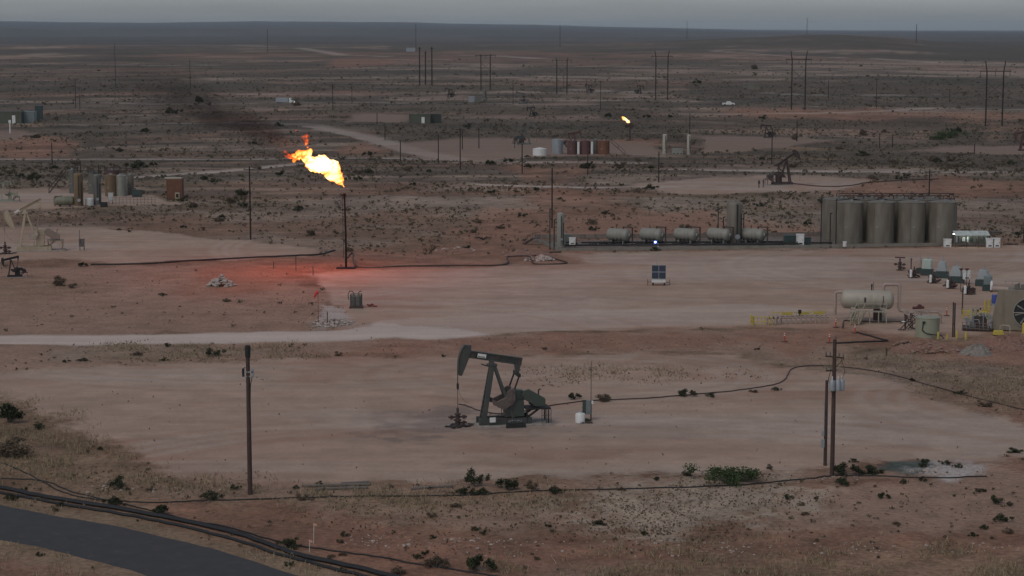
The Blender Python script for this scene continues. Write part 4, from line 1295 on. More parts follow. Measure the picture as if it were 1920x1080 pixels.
for px_, y0, y1, lab in ((1539, 367, 458, "slim vent stack at the end of the rear tank row"), (1567, 373, 460, "dark downpipe against the first front tank"), (1556, 400, 458, "short thin riser before the rear end tank"), (1346, 392, 456, "thin riser left standing before the tall treater's separators"), (1356, 407, 456, "shorter thin riser close to the tall treater"), (1394, 400, 456, "thin riser hugging the tall treater's far side"), (1031, 392, 468, "thin riser beside the narrow treater"), (1039, 412, 468, "short riser touching the narrow treater")):
    ss = mpp(y1)
    t = thing("vent_stack", lab, "pipe", at(px_, y1))
    MB().tube([(0, 0, 0), (0, 0, (y1 - y0) * ss), (.35 if px_ < 1560 else .2, 0, (y1 - y0) * ss + .05)], .09, 8).build("riser_pipe", BLACK, t)
    MB().lathe([(.2, 0), (.2, .12)], n=10).build("riser_flange", DKSTEEL, t)

def treater(label, loc, r, h, mat, group=None, rz=0.0, stripe=True):
    t = thing("vertical_treater", label, "treater", loc, rz, group)
    prof = [(r * .98, 0), (r, .1), (r, h - r * .55)]
    for k in range(1, 7):
        a = math.pi / 2 * k / 6
        prof.append((max(r * math.cos(a), .05), h - r * .55 + r * .5 * math.sin(a)))
    MB().lathe(prof, n=40).build("treater_shell", mat, t, smooth=True)
    p = MB().tube([(r * .25, -r - .1, 1.0), (r * .25, -r - .1, h - .8), (r * .1, -r * .3, h - .1)], .11 if r > 1 else .06, 8)
    p.tube([(r * .8, -r * .75, .4), (r * .8, -r * .75, h * .7)], .07, 6)
    p.build("side_pipe", BLACK, t)
    mw = MB().cyl((r * .3, -r - .22, 1.35), (r * .3, -r + .2, 1.35), min(.42, r * .35), n=18)
    mw.build("manway", STEEL, t)
    MB().lathe([(r * 1.12, 0), (r * 1.12, .16)], n=30).build("base_ring", CONC, t)
    return t
ss = mpp(460)
treater("tall wide tan treater towering over the separators", at(1378, 459) + Vector((0, 1.3, 0)), 14.8 * ss, 83 * ss, TAN)
ss = mpp(464)
treater("narrow grey green treater beside the tall dark pole", at(1051, 464) + Vector((0, .6, 0)), 6.8 * ss, 66 * ss, GRTAN)

def hvessel(m, r, L, ax='x', z=0.0, dish=.5):
    prof = [(.04, -L / 2 - r * dish)]
    for k in range(1, 6):
        a = math.pi / 2 * k / 6
        prof.append((r * math.sin(a), -L / 2 - r * dish * math.cos(a)))
    prof += [(r, -L / 2), (r, L / 2)]
    for k in range(1, 6):
        a = math.pi / 2 * k / 6
        prof.append((r * math.cos(a), L / 2 + r * dish * math.sin(a)))
    prof.append((.04, L / 2 + r * dish))
    m.lathe(prof, c=(0, 0, z), n=32, mat=Matrix.Rotation(math.pi / 2, 4, 'Y'))
    return m

def separator(label, loc, rz, group=None):
    t = thing("separator", label, "separator", loc, rz, group)
    z = 1.7
    hvessel(MB(), 1.05, 3.2, z=z).build("vessel_shell", GRTAN, t, smooth=True)
    for x in (-1.1, 1.1): MB().box((x, 0, .5), (.22, 1.2, 1.0)).build("saddle", GRTAN, t)
    MB().cyl((2.0, 0, z), (2.3, 0, z), .34, n=16).build("manway", GRTAN, t)
    p = MB().tube([(.9, 0, 2.7), (.9, 0, 3.05), (2.7, -.1, 3.05), (2.7, -.1, .3)], .12, 8)
    p.tube([(-.4, 0, 2.6), (-.4, 0, 3.3)], .07, 6)
    p.build("outlet_pipe", DKSTEEL, t)
    MB().box((0, 0, .08), (4.4, 1.7, .16)).build("skid", DKSTEEL, t)
    v = MB()
    for x in (-.6, .2, .9): v.tube([(x, -.9, .3), (x, -.95, 1.2)], .07, 6).box((x, -.95, .6), (.25, .2, .25))
    v.build("valve_train", BLACK, t)
    return t
sp = separator("horizontal separator nearest the narrow treater", at(1160, 459), R(-34), "row of grey green separators")
for px_, lab in ((1222, "separator with the blue lamp in front of it"), (1286, "middle separator, standing alone between its neighbours"), (1348, "separator partly hidden behind the tall treater, on its narrow treater side"), (1412, "separator emerging past the tall treater, next to the equipment boxes")):
    dup(sp, at(px_, 458.5), R(-34), lab)

# pipework along the bund floor
for k, (a, b, yy, lab) in enumerate(((1060, 1470, 463, "dark header pipe along the bund floor before the separators"), (1090, 1500, 458, "second dark header pipe between the separators and the front wall"), (1400, 1560, 460, "header pipe from the separators to the first tank"))):
    line_thing("header_pipe", lab, "pipe", [(a, yy + .8, .25), ((a + b) / 2, yy, .25), (b, yy - 1, .25)], .14, BLACK, sag=False)
rng = random.Random(17)
for k in range(14):
    px_ = 1075 + k * 32 + rng.uniform(-8, 8)
    t = thing("valve_manifold", "small black valve cluster on the bund floor among the separators", "valve", at(px_, 460.5 + rng.uniform(-2, 2)), rng.uniform(-.6, .6), "black valve clusters on the bund floor", rng.uniform(.8, 1.25))
    m = MB().tube([(-.9, 0, .35), (.9, 0, .35)], .1, 6)
    for x in (-.5, .1, .6): m.tube([(x, 0, .35), (x, 0, .8)], .06, 6).box((x, 0, .5), (.25, .22, .25))
    m.build("manifold_body", BLACK, t)
    MB().lathe([(.16, .8), (.16, .84)], c=(.1, 0, 0), n=10).build("handwheel", DKSTEEL, t)

def cabinet(label, loc, w, d, h, mat, name="cabinet", cat="cabinet", rz=0.0, legs=.0, doors=1, group=None, vent=True):
    t = thing(name, label, cat, loc, rz, group)
    MB().box((0, 0, legs + h / 2), (w, d, h)).build("cabinet_body", mat, t, bevel=.03)
    MB().box((0, 0, legs + h + .04), (w + .14, d + .14, .07)).build("lid", mat, t)
    for k in range(doors):
        x = (k - (doors - 1) / 2) * w / doors
        dd = MB().box((x, -d / 2 - .015, legs + h * .52), (w / doors * .86, .03, h * .84)).build("door", mat, t)
        MB().box((x + w / doors * .3, -d / 2 - .045, legs + h * .55), (.05, .04, .2)).build("handle", BLACK, dd)
        if vent: MB().box((x, -d / 2 - .035, legs + h * .22), (w / doors * .55, .012, h * .14)).build("vent_grille", BLACK, dd)
    if legs:
        for x in (-.42, .42): MB().beam((x * w, 0, 0), (x * w, 0, legs), .09).build("leg", DKSTEEL, t)
    return t
cabinet("white plastic box on posts by the narrow treater", at(1073, 467), 1.0, .9, 1.05, WHITE, legs=.75)
cabinet("dull grey equipment box behind the white box on posts", at(1065, 461), 1.2, 1.0, 1.6, GRTAN, legs=.3)
cabinet("low dark green equipment shed past the last separator", at(1482, 458), 2.2, 1.4, 1.45, DKTEAL, name="equipment_box", cat="box", doors=2)
cabinet("white cabinet leaning near the dark green equipment shed", at(1500, 461), 1.2, 1.0, 1.9, WHITE)
cabinet("dark grey skid box between the white cabinet and the first tank", at(1514, 460), 1.0, 1.0, 1.3, DKTEAL, doors=1)
cabinet("small white sign box at the bund front by the first tank", at(1583.5, 466), .55, .3, .8, WHITE, name="sign_box", cat="box", legs=.3, vent=False)
cabinet("small white box on the bund floor behind the tall treater", at(1425, 458), .45, .4, .5, WHITE, legs=.4, vent=False)

BLUELAMP = M("blue_white_lamp", (.3, .5, .9), emit=(.45, .62, 1.0), strength=9.0)
BLUEHAZE = M("blue_lamp_housing", (.05, .08, .4), emit=(.04, .08, .6), strength=.6)
t = thing("work_lamp", "glowing blue white lamp standing before the second separator", "lamp", at(1229, 463))
MB().tube([(0, 0, 0), (0, 0, .45)], .05, 6).build("lamp_stand", STEEL, t)
MB().box((0, .05, .75), (.62, .35, .6)).build("lamp_housing", BLUEHAZE, t, bevel=.05)
MB().box((-.05, -.15, .82), (.3, .08, .28)).build("lamp_lens", BLUELAMP, t, bevel=.03)
MB().box((.42, -.1, .3), (.2, .2, .5)).build("battery_box", WHITE, t)

# lit electrical shelter
LIT = M("shelter_lamp_glow", (.8, .85, .85), emit=(.9, 1.0, .95), strength=6.0)
SHEET = M("pale_roof_sheet", (.50, .55, .50), .5, var=.06, scale=1, stain=(.4, .42, .38))
t = thing("electrical_shelter", "open electrical shelter with lit lamps under its pale roof", "shelter", at(1821, 463))
ss = mpp(463)
w2 = 33 * ss
for s_ in (-1, 1):
    MB().box((s_ * w2 * .5, .1, 2.28), (w2 * .97, 2.3, .07), rx=R(14)).build("roof_sheet", SHEET, t)
for x in (-.97, -.33, .33, .97):
    MB().beam((x * w2, -.85, 0), (x * w2, -.85, 2.0), .09).build("shelter_post", DKSTEEL, t)
    MB().beam((x * w2, 1.0, 0), (x * w2, 1.0, 2.4), .09).build("shelter_post", DKSTEEL, t)
rk = MB().box((0, .35, 1.1), (w2 * 1.9, .1, 1.5)).build("rack_backing", GREYT, t)
rng = random.Random(5)
for k in range(9):
    x = -w2 * .85 + k * w2 * .21
    MB().box((x, .2, 1.2 + rng.uniform(-.1, .15)), (rng.uniform(.28, .5), .22, rng.uniform(.6, 1.1))).build("switch_panel", WHITE if k in (2, 3) else rng.choice([GREYT, DKTEAL, STEEL]), t, bevel=.01)
for x in (-.5, .45):
    MB().box((x * w2, -.3, 1.96), (1.5, .16, .08)).build("tube_lamp", LIT, t)
MB().lathe([(.06, -.09), (.13, 0), (.06, .09)], c=(-w2 * 1.08, -.9, 2.25), n=12).build("corner_lamp", M("corner_lamp_glow", (.9, .9, .9), emit=(1, 1, 1), strength=14), t)
_ld = bpy.data.lights.new("shelter_light", 'POINT'); _ld.energy = 22; _ld.color = (.85, 1.0, .95); _ld.shadow_soft_size = .3
_lo = bpy.data.objects.new("shelter_light", _ld); COL.objects.link(_lo); _lo.location = t.location + Vector((-.4, -.35, 1.75))
cabinet("white cabinet at the near end of the lit shelter beside the last tank", at(1776, 463), 1.15, 1.0, 1.25, WHITE, doors=1)
cabinet("first of two white cabinets at the shelter's far end", at(1855, 464), 1.0, .9, 1.5, WHITE)
cabinet("outer white cabinet at the shelter's far end", at(1868.5, 464), 1.0, .9, 1.5, WHITE)
t = thing("wooden_crate", "dark timber crate on the red ground behind the lit shelter", "crate", at(1865, 441))
MB().box((0, 0, .4), (1.6, 1.1, .7)).build("crate_body", DKSTEEL, t)
sl = MB()
for z in (.12, .4, .68): sl.box((0, -.58, z), (1.7, .06, .14))
for x in (-.7, 0, .7): sl.box((x, 0, .8), (.16, 1.2, .06))
sl.build("crate_slats", WOODG, t)
t = thing("pipe_scrap", "low line of rusty pipe scrap on the pad past the white cabinets", "scrap", at(1893, 459))
rng = random.Random(8); m = MB()
for k in range(7): m.tube([(-1.1 + k * .33, rng.uniform(-.3, .3), .1), (-.6 + k * .33, rng.uniform(-.3, .3), .1 + .1 * (k % 2))], .09, 6)
m.build("pipe_offcuts", DKSTEEL, t)

# ------------------------------------------------------------------ gas plant at the pad edge
t = thing("horizontal_separator", "big cream horizontal gas vessel with stairs and a railed platform", "vessel", at(1625, 602), R(-7))
s = mpp(602)
r = 17.6 * s; zc = 41 * s; L = 80 * s
hvessel(MB(), r, L, z=zc, dish=.55).build("vessel_shell", TANL, t, smooth=True)
for x in (-.33, .36):
    MB().box((x * L, 0, (zc - r * .75) / 2), (.55, 1.7, zc - r * .75)).box((x * L, 0, .08), (.9, 2.0, .16)).build("saddle", TANL, t)
MB().box((.24 * L, -.4, .9), (1.0, 1.1, 1.3)).build("pump_box", DKSTEEL, t)
b_ = MB()
for x in (-.30, .38): b_.lathe([(r + .02, -.06), (r + .02, .06)], c=(x * L, 0, zc), n=32, mat=Matrix.Rotation(math.pi / 2, 4, 'Y'))
b_.build("weld_band", TANL, t)
p = MB().box((.02 * L, -r - .55, 1.45), (L * .86, 1.0, .06))
for x in (-.4, -.2, .05, .25, .43): p.beam((x * L, -r - .1, 0), (x * L, -r - .1, 1.45), .08).beam((x * L, -r - 1.0, 0), (x * L, -r - 1.0, 1.45), .08)
p.build("platform", TANL, t)
q = MB()
for z in (1.95, 2.45): q.tube([(-.22 * L, -r - 1.05, z), (.43 * L, -r - 1.05, z), (.43 * L, -r - .1, z)], .028, 6)
for x in (-.22, -.05, .12, .28, .43): q.tube([(x * L, -r - 1.05, 1.45), (x * L, -r - 1.05, 2.45)], .028, 6)
q.build("platform_rail", TANL, t)
q = MB()
sx = -.30 * L
for i in range(7): q.box((sx - .05 + .12 * i, -r - 2.5 + .26 * i * .7, .2 + .19 * i), (.85, .28, .04))
for dx in (-.5, .5):
    q.beam((sx + dx - .1, -r - 2.7, .02), (sx + dx + .75, -r - 1.1, 1.5), .10, .2)
    q.tube([(sx + dx - .1, -r - 2.7, .1), (sx + dx - .1, -r - 2.7, 1.0), (sx + dx + .75, -r - 1.1, 2.5)], .045, 6)
q.build("stairs", CREAM, t)
q = MB().tube([(.1 * L, 0, zc + r - .1), (.1 * L, 0, zc + r + .5)], .08, 8).box((.1 * L, 0, zc + r + .6), (.2, .2, .3)).tube([(.14 * L, 0, zc + r), (.14 * L, 0, zc + r + 1.0)], .03, 5)
q.build("relief_valve", BLACK, t)
MB().tube([(.36 * L, -r * .9, zc + .6), (.36 * L, -r - .12, zc), (.33 * L, -r * .9, zc - .9)], .05, 6).tube([(-.06 * L, -r - .1, zc - .2), (-.06 * L, -r - .1, zc + .4)], .1, 8).build("level_gauge", DKSTEEL, t)
v = MB().tube([(-L / 2 - .3, 0, zc + r * .75), (-L / 2 - 1.0, 0, zc + r * .75), (-L / 2 - 1.25, 0, zc + r * .6), (-L / 2 - 1.25, 0, .7)], .19, 10)
v.build("inlet_pipe", PINKP, t, smooth=True)
top = zc + r
v = MB().tube([(L * .37, 0, top - .1), (L * .37, 0, top + .5), (L * .40, 0, top + .75), (L * .70, 0, top + .75), (L * .74, 0, top + .5), (L * .74, 0, 1.7), (L * .78, 0, 1.4), (L * .92, -.3, 1.3)], .21, 10)
v.build("outlet_pipe", PINKP, t, smooth=True)

# yellow fenced inlet manifold
t = thing("inlet_manifold", "long low pipe manifold inside yellow railings", "pipe manifold", at(1480, 607), R(8))
s = mpp(604); L2 = 72 * s
m = MB()
for y, z in ((.0, .75), (.9, .85)): m.tube([(-L2 * .55, y, z), (L2 * 1.05, y, z)], .11, 8)
rng = random.Random(4)
for k in range(12):
    x = -L2 * .5 + k * L2 * .13
    m.tube([(x, 0, .75), (x + .05, -.35, .75), (x + .05, -.35, .05)], .08, 6)
    m.box((x, 0, .78), (.22, .3, .36))
m.build("manifold_pipe", PINKP, t)
m = MB()
for k in range(3):
    x = -L2 * .62 + k * .55
    m.tube([(x, -.5, .1), (x, -.5, .8), (x + .1, -.3, 1.0), (x + .45, -.3, 1.0), (x + .5, -.5, .8), (x + .5, -.55, .1)], .12, 8)
m.build("pipe_bends", PINKP, t)
MB().box((.28 * L2, .1, 1.45), (.35, .3, .45)).tube([(.28 * L2, .1, .8), (.28 * L2, .1, 1.3)], .06).build("valve_actuator", BLACK, t)
y_ = MB()
for z in (.55, 1.1):
    y_.tube([(-L2 * 1.0, -1.0, z), (-L2 * .98, .9, z)], .045, 6)
    y_.tube([(-L2 * 1.0, -1.0, z), (-L2 * .55, -1.6, z)], .045, 6)
for a, b in (((-L2 * 1.0, -1.0), (-L2 * .55, -1.6)), ((-L2 * 1.0, -1.0), (-L2 * .98, .9))):
    for k in range(6):
        x = a[0] + (b[0] - a[0]) * k / 5; y = a[1] + (b[1] - a[1]) * k / 5
        y_.tube([(x, y, 0), (x, y, 1.12)], .045, 6)
for z in (.55, 1.15):
    y_.tube([(-L2 * .35, 1.9, z), (L2 * 1.08, 1.9, z)], .05, 6)
for k in range(12):
    x = -L2 * .35 + k * L2 * .13
    y_.tube([(x, 1.9, 0), (x, 1.9, 1.18)], .045, 6)
for x0 in (-.1, .35, .75):
    y_.beam((x0 * L2, 1.86, .85), (x0 * L2 + 1.4, 1.86, .85), .03, .45)
y_.build("yellow_railing", YEL, t)

# squat tank with its pipe tangle
s = mpp(635)
ct = tank("squat sage green tank beside a tangle of pipes", at(1743, 634) + Vector((0, 1.4, 0)), 22.5 * s, 36 * s, SAGE, hatch=False, roof=.16)
q = MB().tube([(-.75, -1.25, 1.9), (-.85, -1.22, .9), (-.4, -1.4, .55), (1.3, -1.9, .35), (1.5, -2.2, .05)], .06, 8).box((-.7, -1.3, 1.85), (.3, .25, .22))
q.build("drain_hose", BLACK, ct)
t = thing("meter_skid", "tangle of pink pipes with a red actuator behind the squat tank", "pipework", at(1712, 609))
q = MB()
q.tube([(-1.0, 1.2, 1.3), (1.6, 1.2, 1.4), (3.2, 1.2, 1.4), (3.6, 1.2, 1.1), (3.6, 1.2, 0)], .16, 10)
q.tube([(-1.0, .6, 1.1), (1.2, .6, 1.1)], .12, 8)
for x in (-.9, -.3, .4, 1.0, 2.2): q.tube([(x, 1.2, 1.3), (x, .6, 1.1), (x, .5, 0)], .09, 8)
for x in (-.6, .7, 2.0): q.box((x, 1.2, 1.38), (.35, .42, .42))
q.build("meter_pipe", PINKP, t)
q = MB().tube([(.1, 1.0, 1.95), (1.5, 1.0, 2.0)], .17, 10).cyl((.95, .8, 2.1), (.95, 1.2, 2.1), .3, n=12)
q.build("red_actuator", DKRED, t)
q = MB(); rng = random.Random(21)
for k in range(9):
    x = -1.6 + rng.uniform(-.3, 1.8)
    q.tube([(x, -3.2, 0), (x + rng.uniform(-.2, .2), -3.2, rng.uniform(.7, 1.9)), (x + rng.uniform(.3, .9), -3.2 + rng.uniform(-.6, .6), rng.uniform(.7, 1.6))], .055, 6)
for a, b in (((-2.6, -1.4, .1), (-.9, -.3, 1.5)), ((-2.2, -1.7, .1), (-.5, -.5, 1.3)), ((-2.8, -1.5, .15), (-1.9, -1.9, .25)), ((-1.4, -.6, .1), (-.3, -.6, 1.2)), ((-.6, -.6, .1), (.3, -.4, 1.3)), ((-2.5, -1.2, .9), (-1.0, -.6, 1.0))): q.tube([(a[0], a[1] - 3.4, a[2]), (b[0], b[1] - 3.4, b[2])], .06, 6)
q.build("loading_pipes", DKSTEEL, t)
q = MB().tube([(-1.4, -3.9, .7), (-1.1, -4.3, .25), (-.3, -4.5, .12), (.5, -4.4, .1)], .07, 8)
q.build("suction_hose", BLACK, t)
q = MB().lathe([(.05, .0), (.28, .12), (.05, .2)], c=(-2.1, -4.6, .95), n=12)
q.build("loading_cap", WHITE, t)

line_thing("drain_line", "dark drain pipe lying before the cream vessel's stairs", "pipe", [(1580, 616), (1582, 607, .25), (1592, 605.5, .2), (1640, 606, .15), (1692, 606, .15)], .09, DKSTEEL, sag=False)
line_thing("poly_hose", "dark hose doubling back in a hairpin by the orange delineators", "hose", [(1606, 624), (1620, 628), (1645, 635), (1664, 640), (1640, 641.5), (1600, 643), (1568, 645)], .10, POLY)

def delineator(label, px, py, group="orange delineator posts"):
    t = thing("delineator", label, "delineator", at(px, py), 0, group)
    MB().lathe([(.42, 0), (.40, .06), (.10, .08)], n=8).build("rubber_base", M("dark_rubber", (.06, .03, .025), .8) if False else DKSTEEL, t)
    MB().lathe([(.085, .06), (.075, 1.15), (.05, 1.22)], n=10).build("orange_tube", ORANGE, t)
    b = MB()
    for z in (.72, .95): b.lathe([(.084, z), (.083, z + .12)], n=10)
    b.build("white_band", WHITE, t)
    return t
d0 = delineator("orange delineator in front of the cream vessel's inlet pipe", 1567, 614)
for px_, py_, lab in ((1603, 625, "orange delineator at the open end of the hose hairpin"), (1555, 643, "orange delineator touching the top of the transformer pole"), (1471, 641, "small delineator alone on the red strip away from the others"), (1775, 592, "delineator between the squat tank and the double posts")):
    dup(d0, at(px_, py_), 0, lab)
for k, (px_, y0, y1, lab) in enumerate(((1786, 566, 632, "double brown steel post beyond the squat tank"), (1804, 540, 590, "taller single brown post beside the yellow valve rack"), (1708, 484, 512, "thin brown post at the start of the chemical tank row"), (1662, 652, 668, "short dark stake on the grey strip below the hose hairpin"))):
    s = mpp(y1)
    t = thing("steel_post", lab, "post", at(px_, y1))
    MB().tube([(0, 0, -.1), (0, 0, (y1 - y0) * s)], .085, 8).build("post_shaft", DKSTEEL, t)
    if k == 0: MB().tube([(.22, .1, -.1), (.22, .1, (y1 - y0) * s - .1)], .085, 8).beam((0, 0, 1.5), (.22, .1, 1.5), .12).build("post_shaft", DKSTEEL, t)
    else: MB().beam((-.15, -.02, (y1 - y0) * s - .15), (.15, -.02, (y1 - y0) * s - .15), .08).build("post_cap", DKSTEEL, t)
b0 = None
for px_, py_, lab in ((1759, 636, "yellow bollard closest to the squat tank"), (1776, 637, "shortest yellow bollard at the end of the drain hose"), (1794, 635, "yellow bollard at the foot of the double brown post"), (1811, 637, "last yellow bollard of the four, next to the gravel cone"), (1919, 626, "yellow bollard before the big fan cooler")):
    if b0 is None:
        b0 = thing("bollard", lab, "bollard", at(px_, py_), 0, "yellow bollards")
        MB().lathe([(.13, -.1), (.13, .8), (.09, .88)], n=12).build("bollard_post", YEL, b0, smooth=True)
        MB().lathe([(.22, -.05), (.22, .05)], n=12).build("bollard_footing", CONC, b0)
    else: dup(b0, at(px_, py_), 0, lab, None, .8 if px_ == 1776 else (1.5 if px_ == 1919 else 1.05))

# compressor with fan cooler
t = thing("gas_compressor", "large tan gas compressor with a round fan in its sloping cooler housing", "compressor", at(1918, 622), R(-14))
s = mpp(622)
w, h = 96 * s, 78 * s
MB().prism([(-w / 2 - .75, .1), (w / 2 + .4, .1), (w / 2, h), (-w / 2 + .1, h)], 0, 3.2).build("cooler_housing", TANC, t, bevel=.04)
fx, fz, fr = .55, h * .46, h * .34
rg = MB().lathe([(fr, -.02), (fr + .12, -.02), (fr + .12, .16), (fr, .16)], c=(fx, -.02, fz), n=40, mat=Matrix.Rotation(math.pi / 2, 4, 'X'), cap=False)
ring = rg.build("fan_shroud", GRTAN, t, smooth=True)
MB().cyl((fx, -.03, fz), (fx, -.01, fz), fr * .99, n=40).build("fan_opening", BLACK, ring)
bl = MB()
for k in range(8):
    a = 2 * math.pi * k / 8 + .2
    c, sn = math.cos(a), math.sin(a)
    bl.add([(fx + c * fr * .15, -.07, fz + sn * fr * .15), (fx + c * fr * .93 - sn * .09, -.05, fz + sn * fr * .93 + c * .09), (fx + c * fr * .93 + sn * .13, -.12, fz + sn * fr * .93 - c * .13), (fx + c * fr * .15 + sn * .06, -.10, fz + sn * fr * .15 - c * .06)], [(0, 1, 2, 3), (3, 2, 1, 0)])
bl.cyl((fx, -.16, fz), (fx, -.04, fz), fr * .16, n=16)
bl.build("fan_blades", STEEL, t)
MB().beam((fx - fr, -.14, fz), (fx + fr, -.14, fz), .09).build("fan_brace", TANL, t)
MB().tube([(-w / 2 - .75, .6, h + .02), (-w / 2 + 1.2, .6, h - .04)], .34, 16).build("exhaust_silencer", PINKP, t, smooth=True)
q = MB()
for x in (-w / 2 + .9, -w / 2 + 1.7, -w / 2 + 2.5): q.tube([(x, 1.2, h - .1), (x, 1.2, h + .9)], .05, 6)
q.tube([(-w / 2 + .7, 1.2, h + .9), (w / 2, 1.2, h + .9)], .05, 6).tube([(-w / 2 + .7, 1.2, h + .5), (w / 2, 1.2, h + .5)], .04, 6)
q.build("top_rail", PINKP, t)
q = MB()
for k in range(6): q.box((-w / 2 + 2.2 + k * .75, 1.0, h + .3), (.55, .9, .5)).tube([(-w / 2 + 2.2 + k * .75, 1.0, h + .5), (-w / 2 + 2.5 + k * .75, .6, h + .75)], .08, 6)
q.build("header_boxes", GREYT, t)
q = MB().box((-w / 2 - 2.2, .7, .18), (3.6, 2.4, .32)).box((-w / 2 - 1.9, .8, 1.0), (1.5, 1.2, 1.3))
q.build("engine_block", DKSTEEL, t, bevel=.03)
q = MB(); rng = random.Random(31)
for k in range(22):
    x = -w / 2 - rng.uniform(.6, 3.6); y = rng.uniform(-.6, 1.4); z = rng.uniform(.3, 1.6)
    q.tube([(x, y, .2), (x, y, z + .5), (x + rng.uniform(-.7, .7), y + rng.uniform(-.3, .3), z + .5), (x + rng.uniform(-.7, .7), y, z)], rng.uniform(.04, .09), 6)
q.build("engine_pipes", STEEL, t)
q = MB()
for k in range(4):
    x = -w / 2 - 2.0 + k * .35
    q.lathe([(.05, 1.5), (.16, 1.55), (.16, 2.0), (.05, 2.1)], c=(x, .5 + .2 * (k % 2), 0), n=10)
q.tube([(-w / 2 - 3.0, .3, .3), (-w / 2 - 3.0, .3, 2.6)], .18, 10).tube([(-w / 2 - 2.5, .8, .3), (-w / 2 - 2.5, .8, 2.4)], .14, 10)
q.build("scrubber_bottles", CREAM, t)
q = MB()
for z in (.35, .7, 1.05): q.tube([(-w / 2 - 4.0, -.8, z), (-w / 2 - .9, -1.1, z - .1)], .04, 6)
for k in range(7): q.tube([(-w / 2 - 4.0 + k * .5, -.8 - k * .05, .05), (-w / 2 - 4.0 + k * .5, -.8 - k * .05, 1.05)], .035, 6)
q.build("skid_rail", WOODG, t)
t = thing("blue_drum", "blue plastic drum standing on the compressor's engine skid", "drum", at(1864, 573))
MB().lathe([(.25, .3), (.36, .36), (.36, 1.35), (.3, 1.45)], n=18).build("drum_body", BLUE, t, smooth=True)
MB().box((0, 0, .15), (.9, .8, .3)).build("drum_stand", STEEL, t)
t = thing("valve_rack", "yellow painted valve rack reaching out from the compressor", "pipework", at(1833, 599), R(-12))
q = MB()
for z in (.5, 1.0): q.tube([(-1.9, 0, z), (1.2, 0, z)], .08, 8)
for x in (-1.8, -1.0, -.2, .6, 1.1): q.tube([(x, .0, 0), (x, 0, 1.35)], .07, 8)
for x in (-1.3, .2): q.beam((x, -.1, .75), (x + .9, -.1, .75), .04, .5)
q.tube([(.9, .2, 0), (.9, .2, 2.4)], .16, 10).tube([(1.4, .2, 0), (1.4, .2, 2.6)], .13, 10)
q.build("yellow_pipe", YEL, t)
q = MB()
for x in (-.6, .3, .0): q.box((x, -.05, 1.15 + .2 * (x > .2)), (.2, .2, .2))
q.build("rack_valve", BLACK, t)
t = thing("barrier_block", "yellow rounded barrier block on the ground before the compressor", "barrier", at(1872, 629), R(-8))
MB().box((0, 0, .32), (1.35, .55, .62), taper=.85).build("barrier_body", YEL, t, bevel=.1)
MB().box((0, 0, .03), (1.3, .6, .06)).build("barrier_foot", DKSTEEL, t)
t = thing("pipe_hoop", "white bent pipe hoop beside the yellow barrier block", "pipe", at(1884, 628))
MB().tube([(-.55, .3, .6), (-.5, .3, 1.0), (-.3, .2, 1.15), (.45, -.1, 1.1), (.55, -.15, .95), (.55, -.15, 0)], .06, 8).build("hoop_pipe", TANL, t, smooth=True)
MB().lathe([(.14, 0), (.14, .06)], c=(.55, -.15, 0), n=10).build("hoop_flange", DKSTEEL, t)

# row of chemical tanks and wellheads
def chem_unit(label, px, py, kind, mat, wpx, hpx, rz=0.0):
    s = mpp(py); w = wpx * s; h = hpx * s
    t = thing("chemical_tank", label, "chemical tank", at(px, py), rz, "chemical tanks beside the wellheads")
    sh = h * .36
    q = MB().box((0, 0, sh * .5), (w * 1.25, w * .9, sh))
    q.build("stand", DKTEAL, t)
    if kind == 'cube':
        b = MB().box((0, 0, sh + (h - sh) * .47), (w, w * .85, (h - sh) * .94), taper=.94)
        b.build("tank_body", mat, t, bevel=.12)
    else:
        b = MB().box((0, 0, sh + (h - sh) * .47), (w * 1.05, w * .85, (h - sh) * .94), taper=.62)
        b.build("tank_body", mat, t, bevel=.14)
    MB().lathe([(.2, h - .1), (.2, h + .05), (.06, h + .08), (.05, h + .75)], c=(.1, 0, 0), n=10).build("filler_neck", STEEL, t)
    return t
chem_unit("pale green square chemical tank, first of the row", 1738, 516, 'cube', PALEG, 18, 32, R(-18))
chem_unit("grey sloping chemical tank with two white canisters", 1766, 521, 'wedge', PALEB, 19, 33, R(-18))
chem_unit("wide grey wedge shaped chemical tank in the middle of the row", 1793, 530, 'wedge', PALEB, 23, 32, R(-18))
chem_unit("rearmost grey wedge chemical tank, half hidden at the end of the row", 1843, 536, 'wedge', PALEB, 22, 32, R(-18))
chem_unit("teal square chemical tank at the end of the row", 1852, 545, 'cube', BLUEG, 16, 30, R(-10))
chem_unit("small pinkish chemical tote tucked behind the pale green tank", 1723, 513, 'cube', PINKP, 9, 28, R(-18))
cabinet("white instrument cabinet on a dark base between the wedge tanks", at(1812, 533), 13 * mpp(533), .6, 1.15, WHITE, legs=.7)
for k, (px_, py_, lab) in enumerate(((1762, 518, "one of two white canisters strapped to the sloping grey tank"), (1768, 518, "one of two white canisters strapped to the sloping grey tank"), (1856, 546, "white gas bottle against the teal square tank"))):
    t = thing("gas_bottle", lab, "gas bottle", at(px_, py_) + Vector((0, -.9, .0)), 0, "white gas bottles by the chemical tanks")
    MB().lathe([(.17, .25 if k < 2 else 0), (.19, .3), (.19, 1.35), (.1, 1.5), (.06, 1.6)], n=12).build("bottle_body", WHITE, t, smooth=True)
    MB().lathe([(.2, 0), (.2, .28)], n=10).build("bottle_stand", DKSTEEL, t)
wh0 = wellhead("wellhead with a red top bar standing apart before the chemical tanks", at(1687, 507), R(-20), 1.2, caps=False)
MB().box((0, 0, 1.62), (1.25, .16, .16)).build("top_bar", DKRED, wh0)
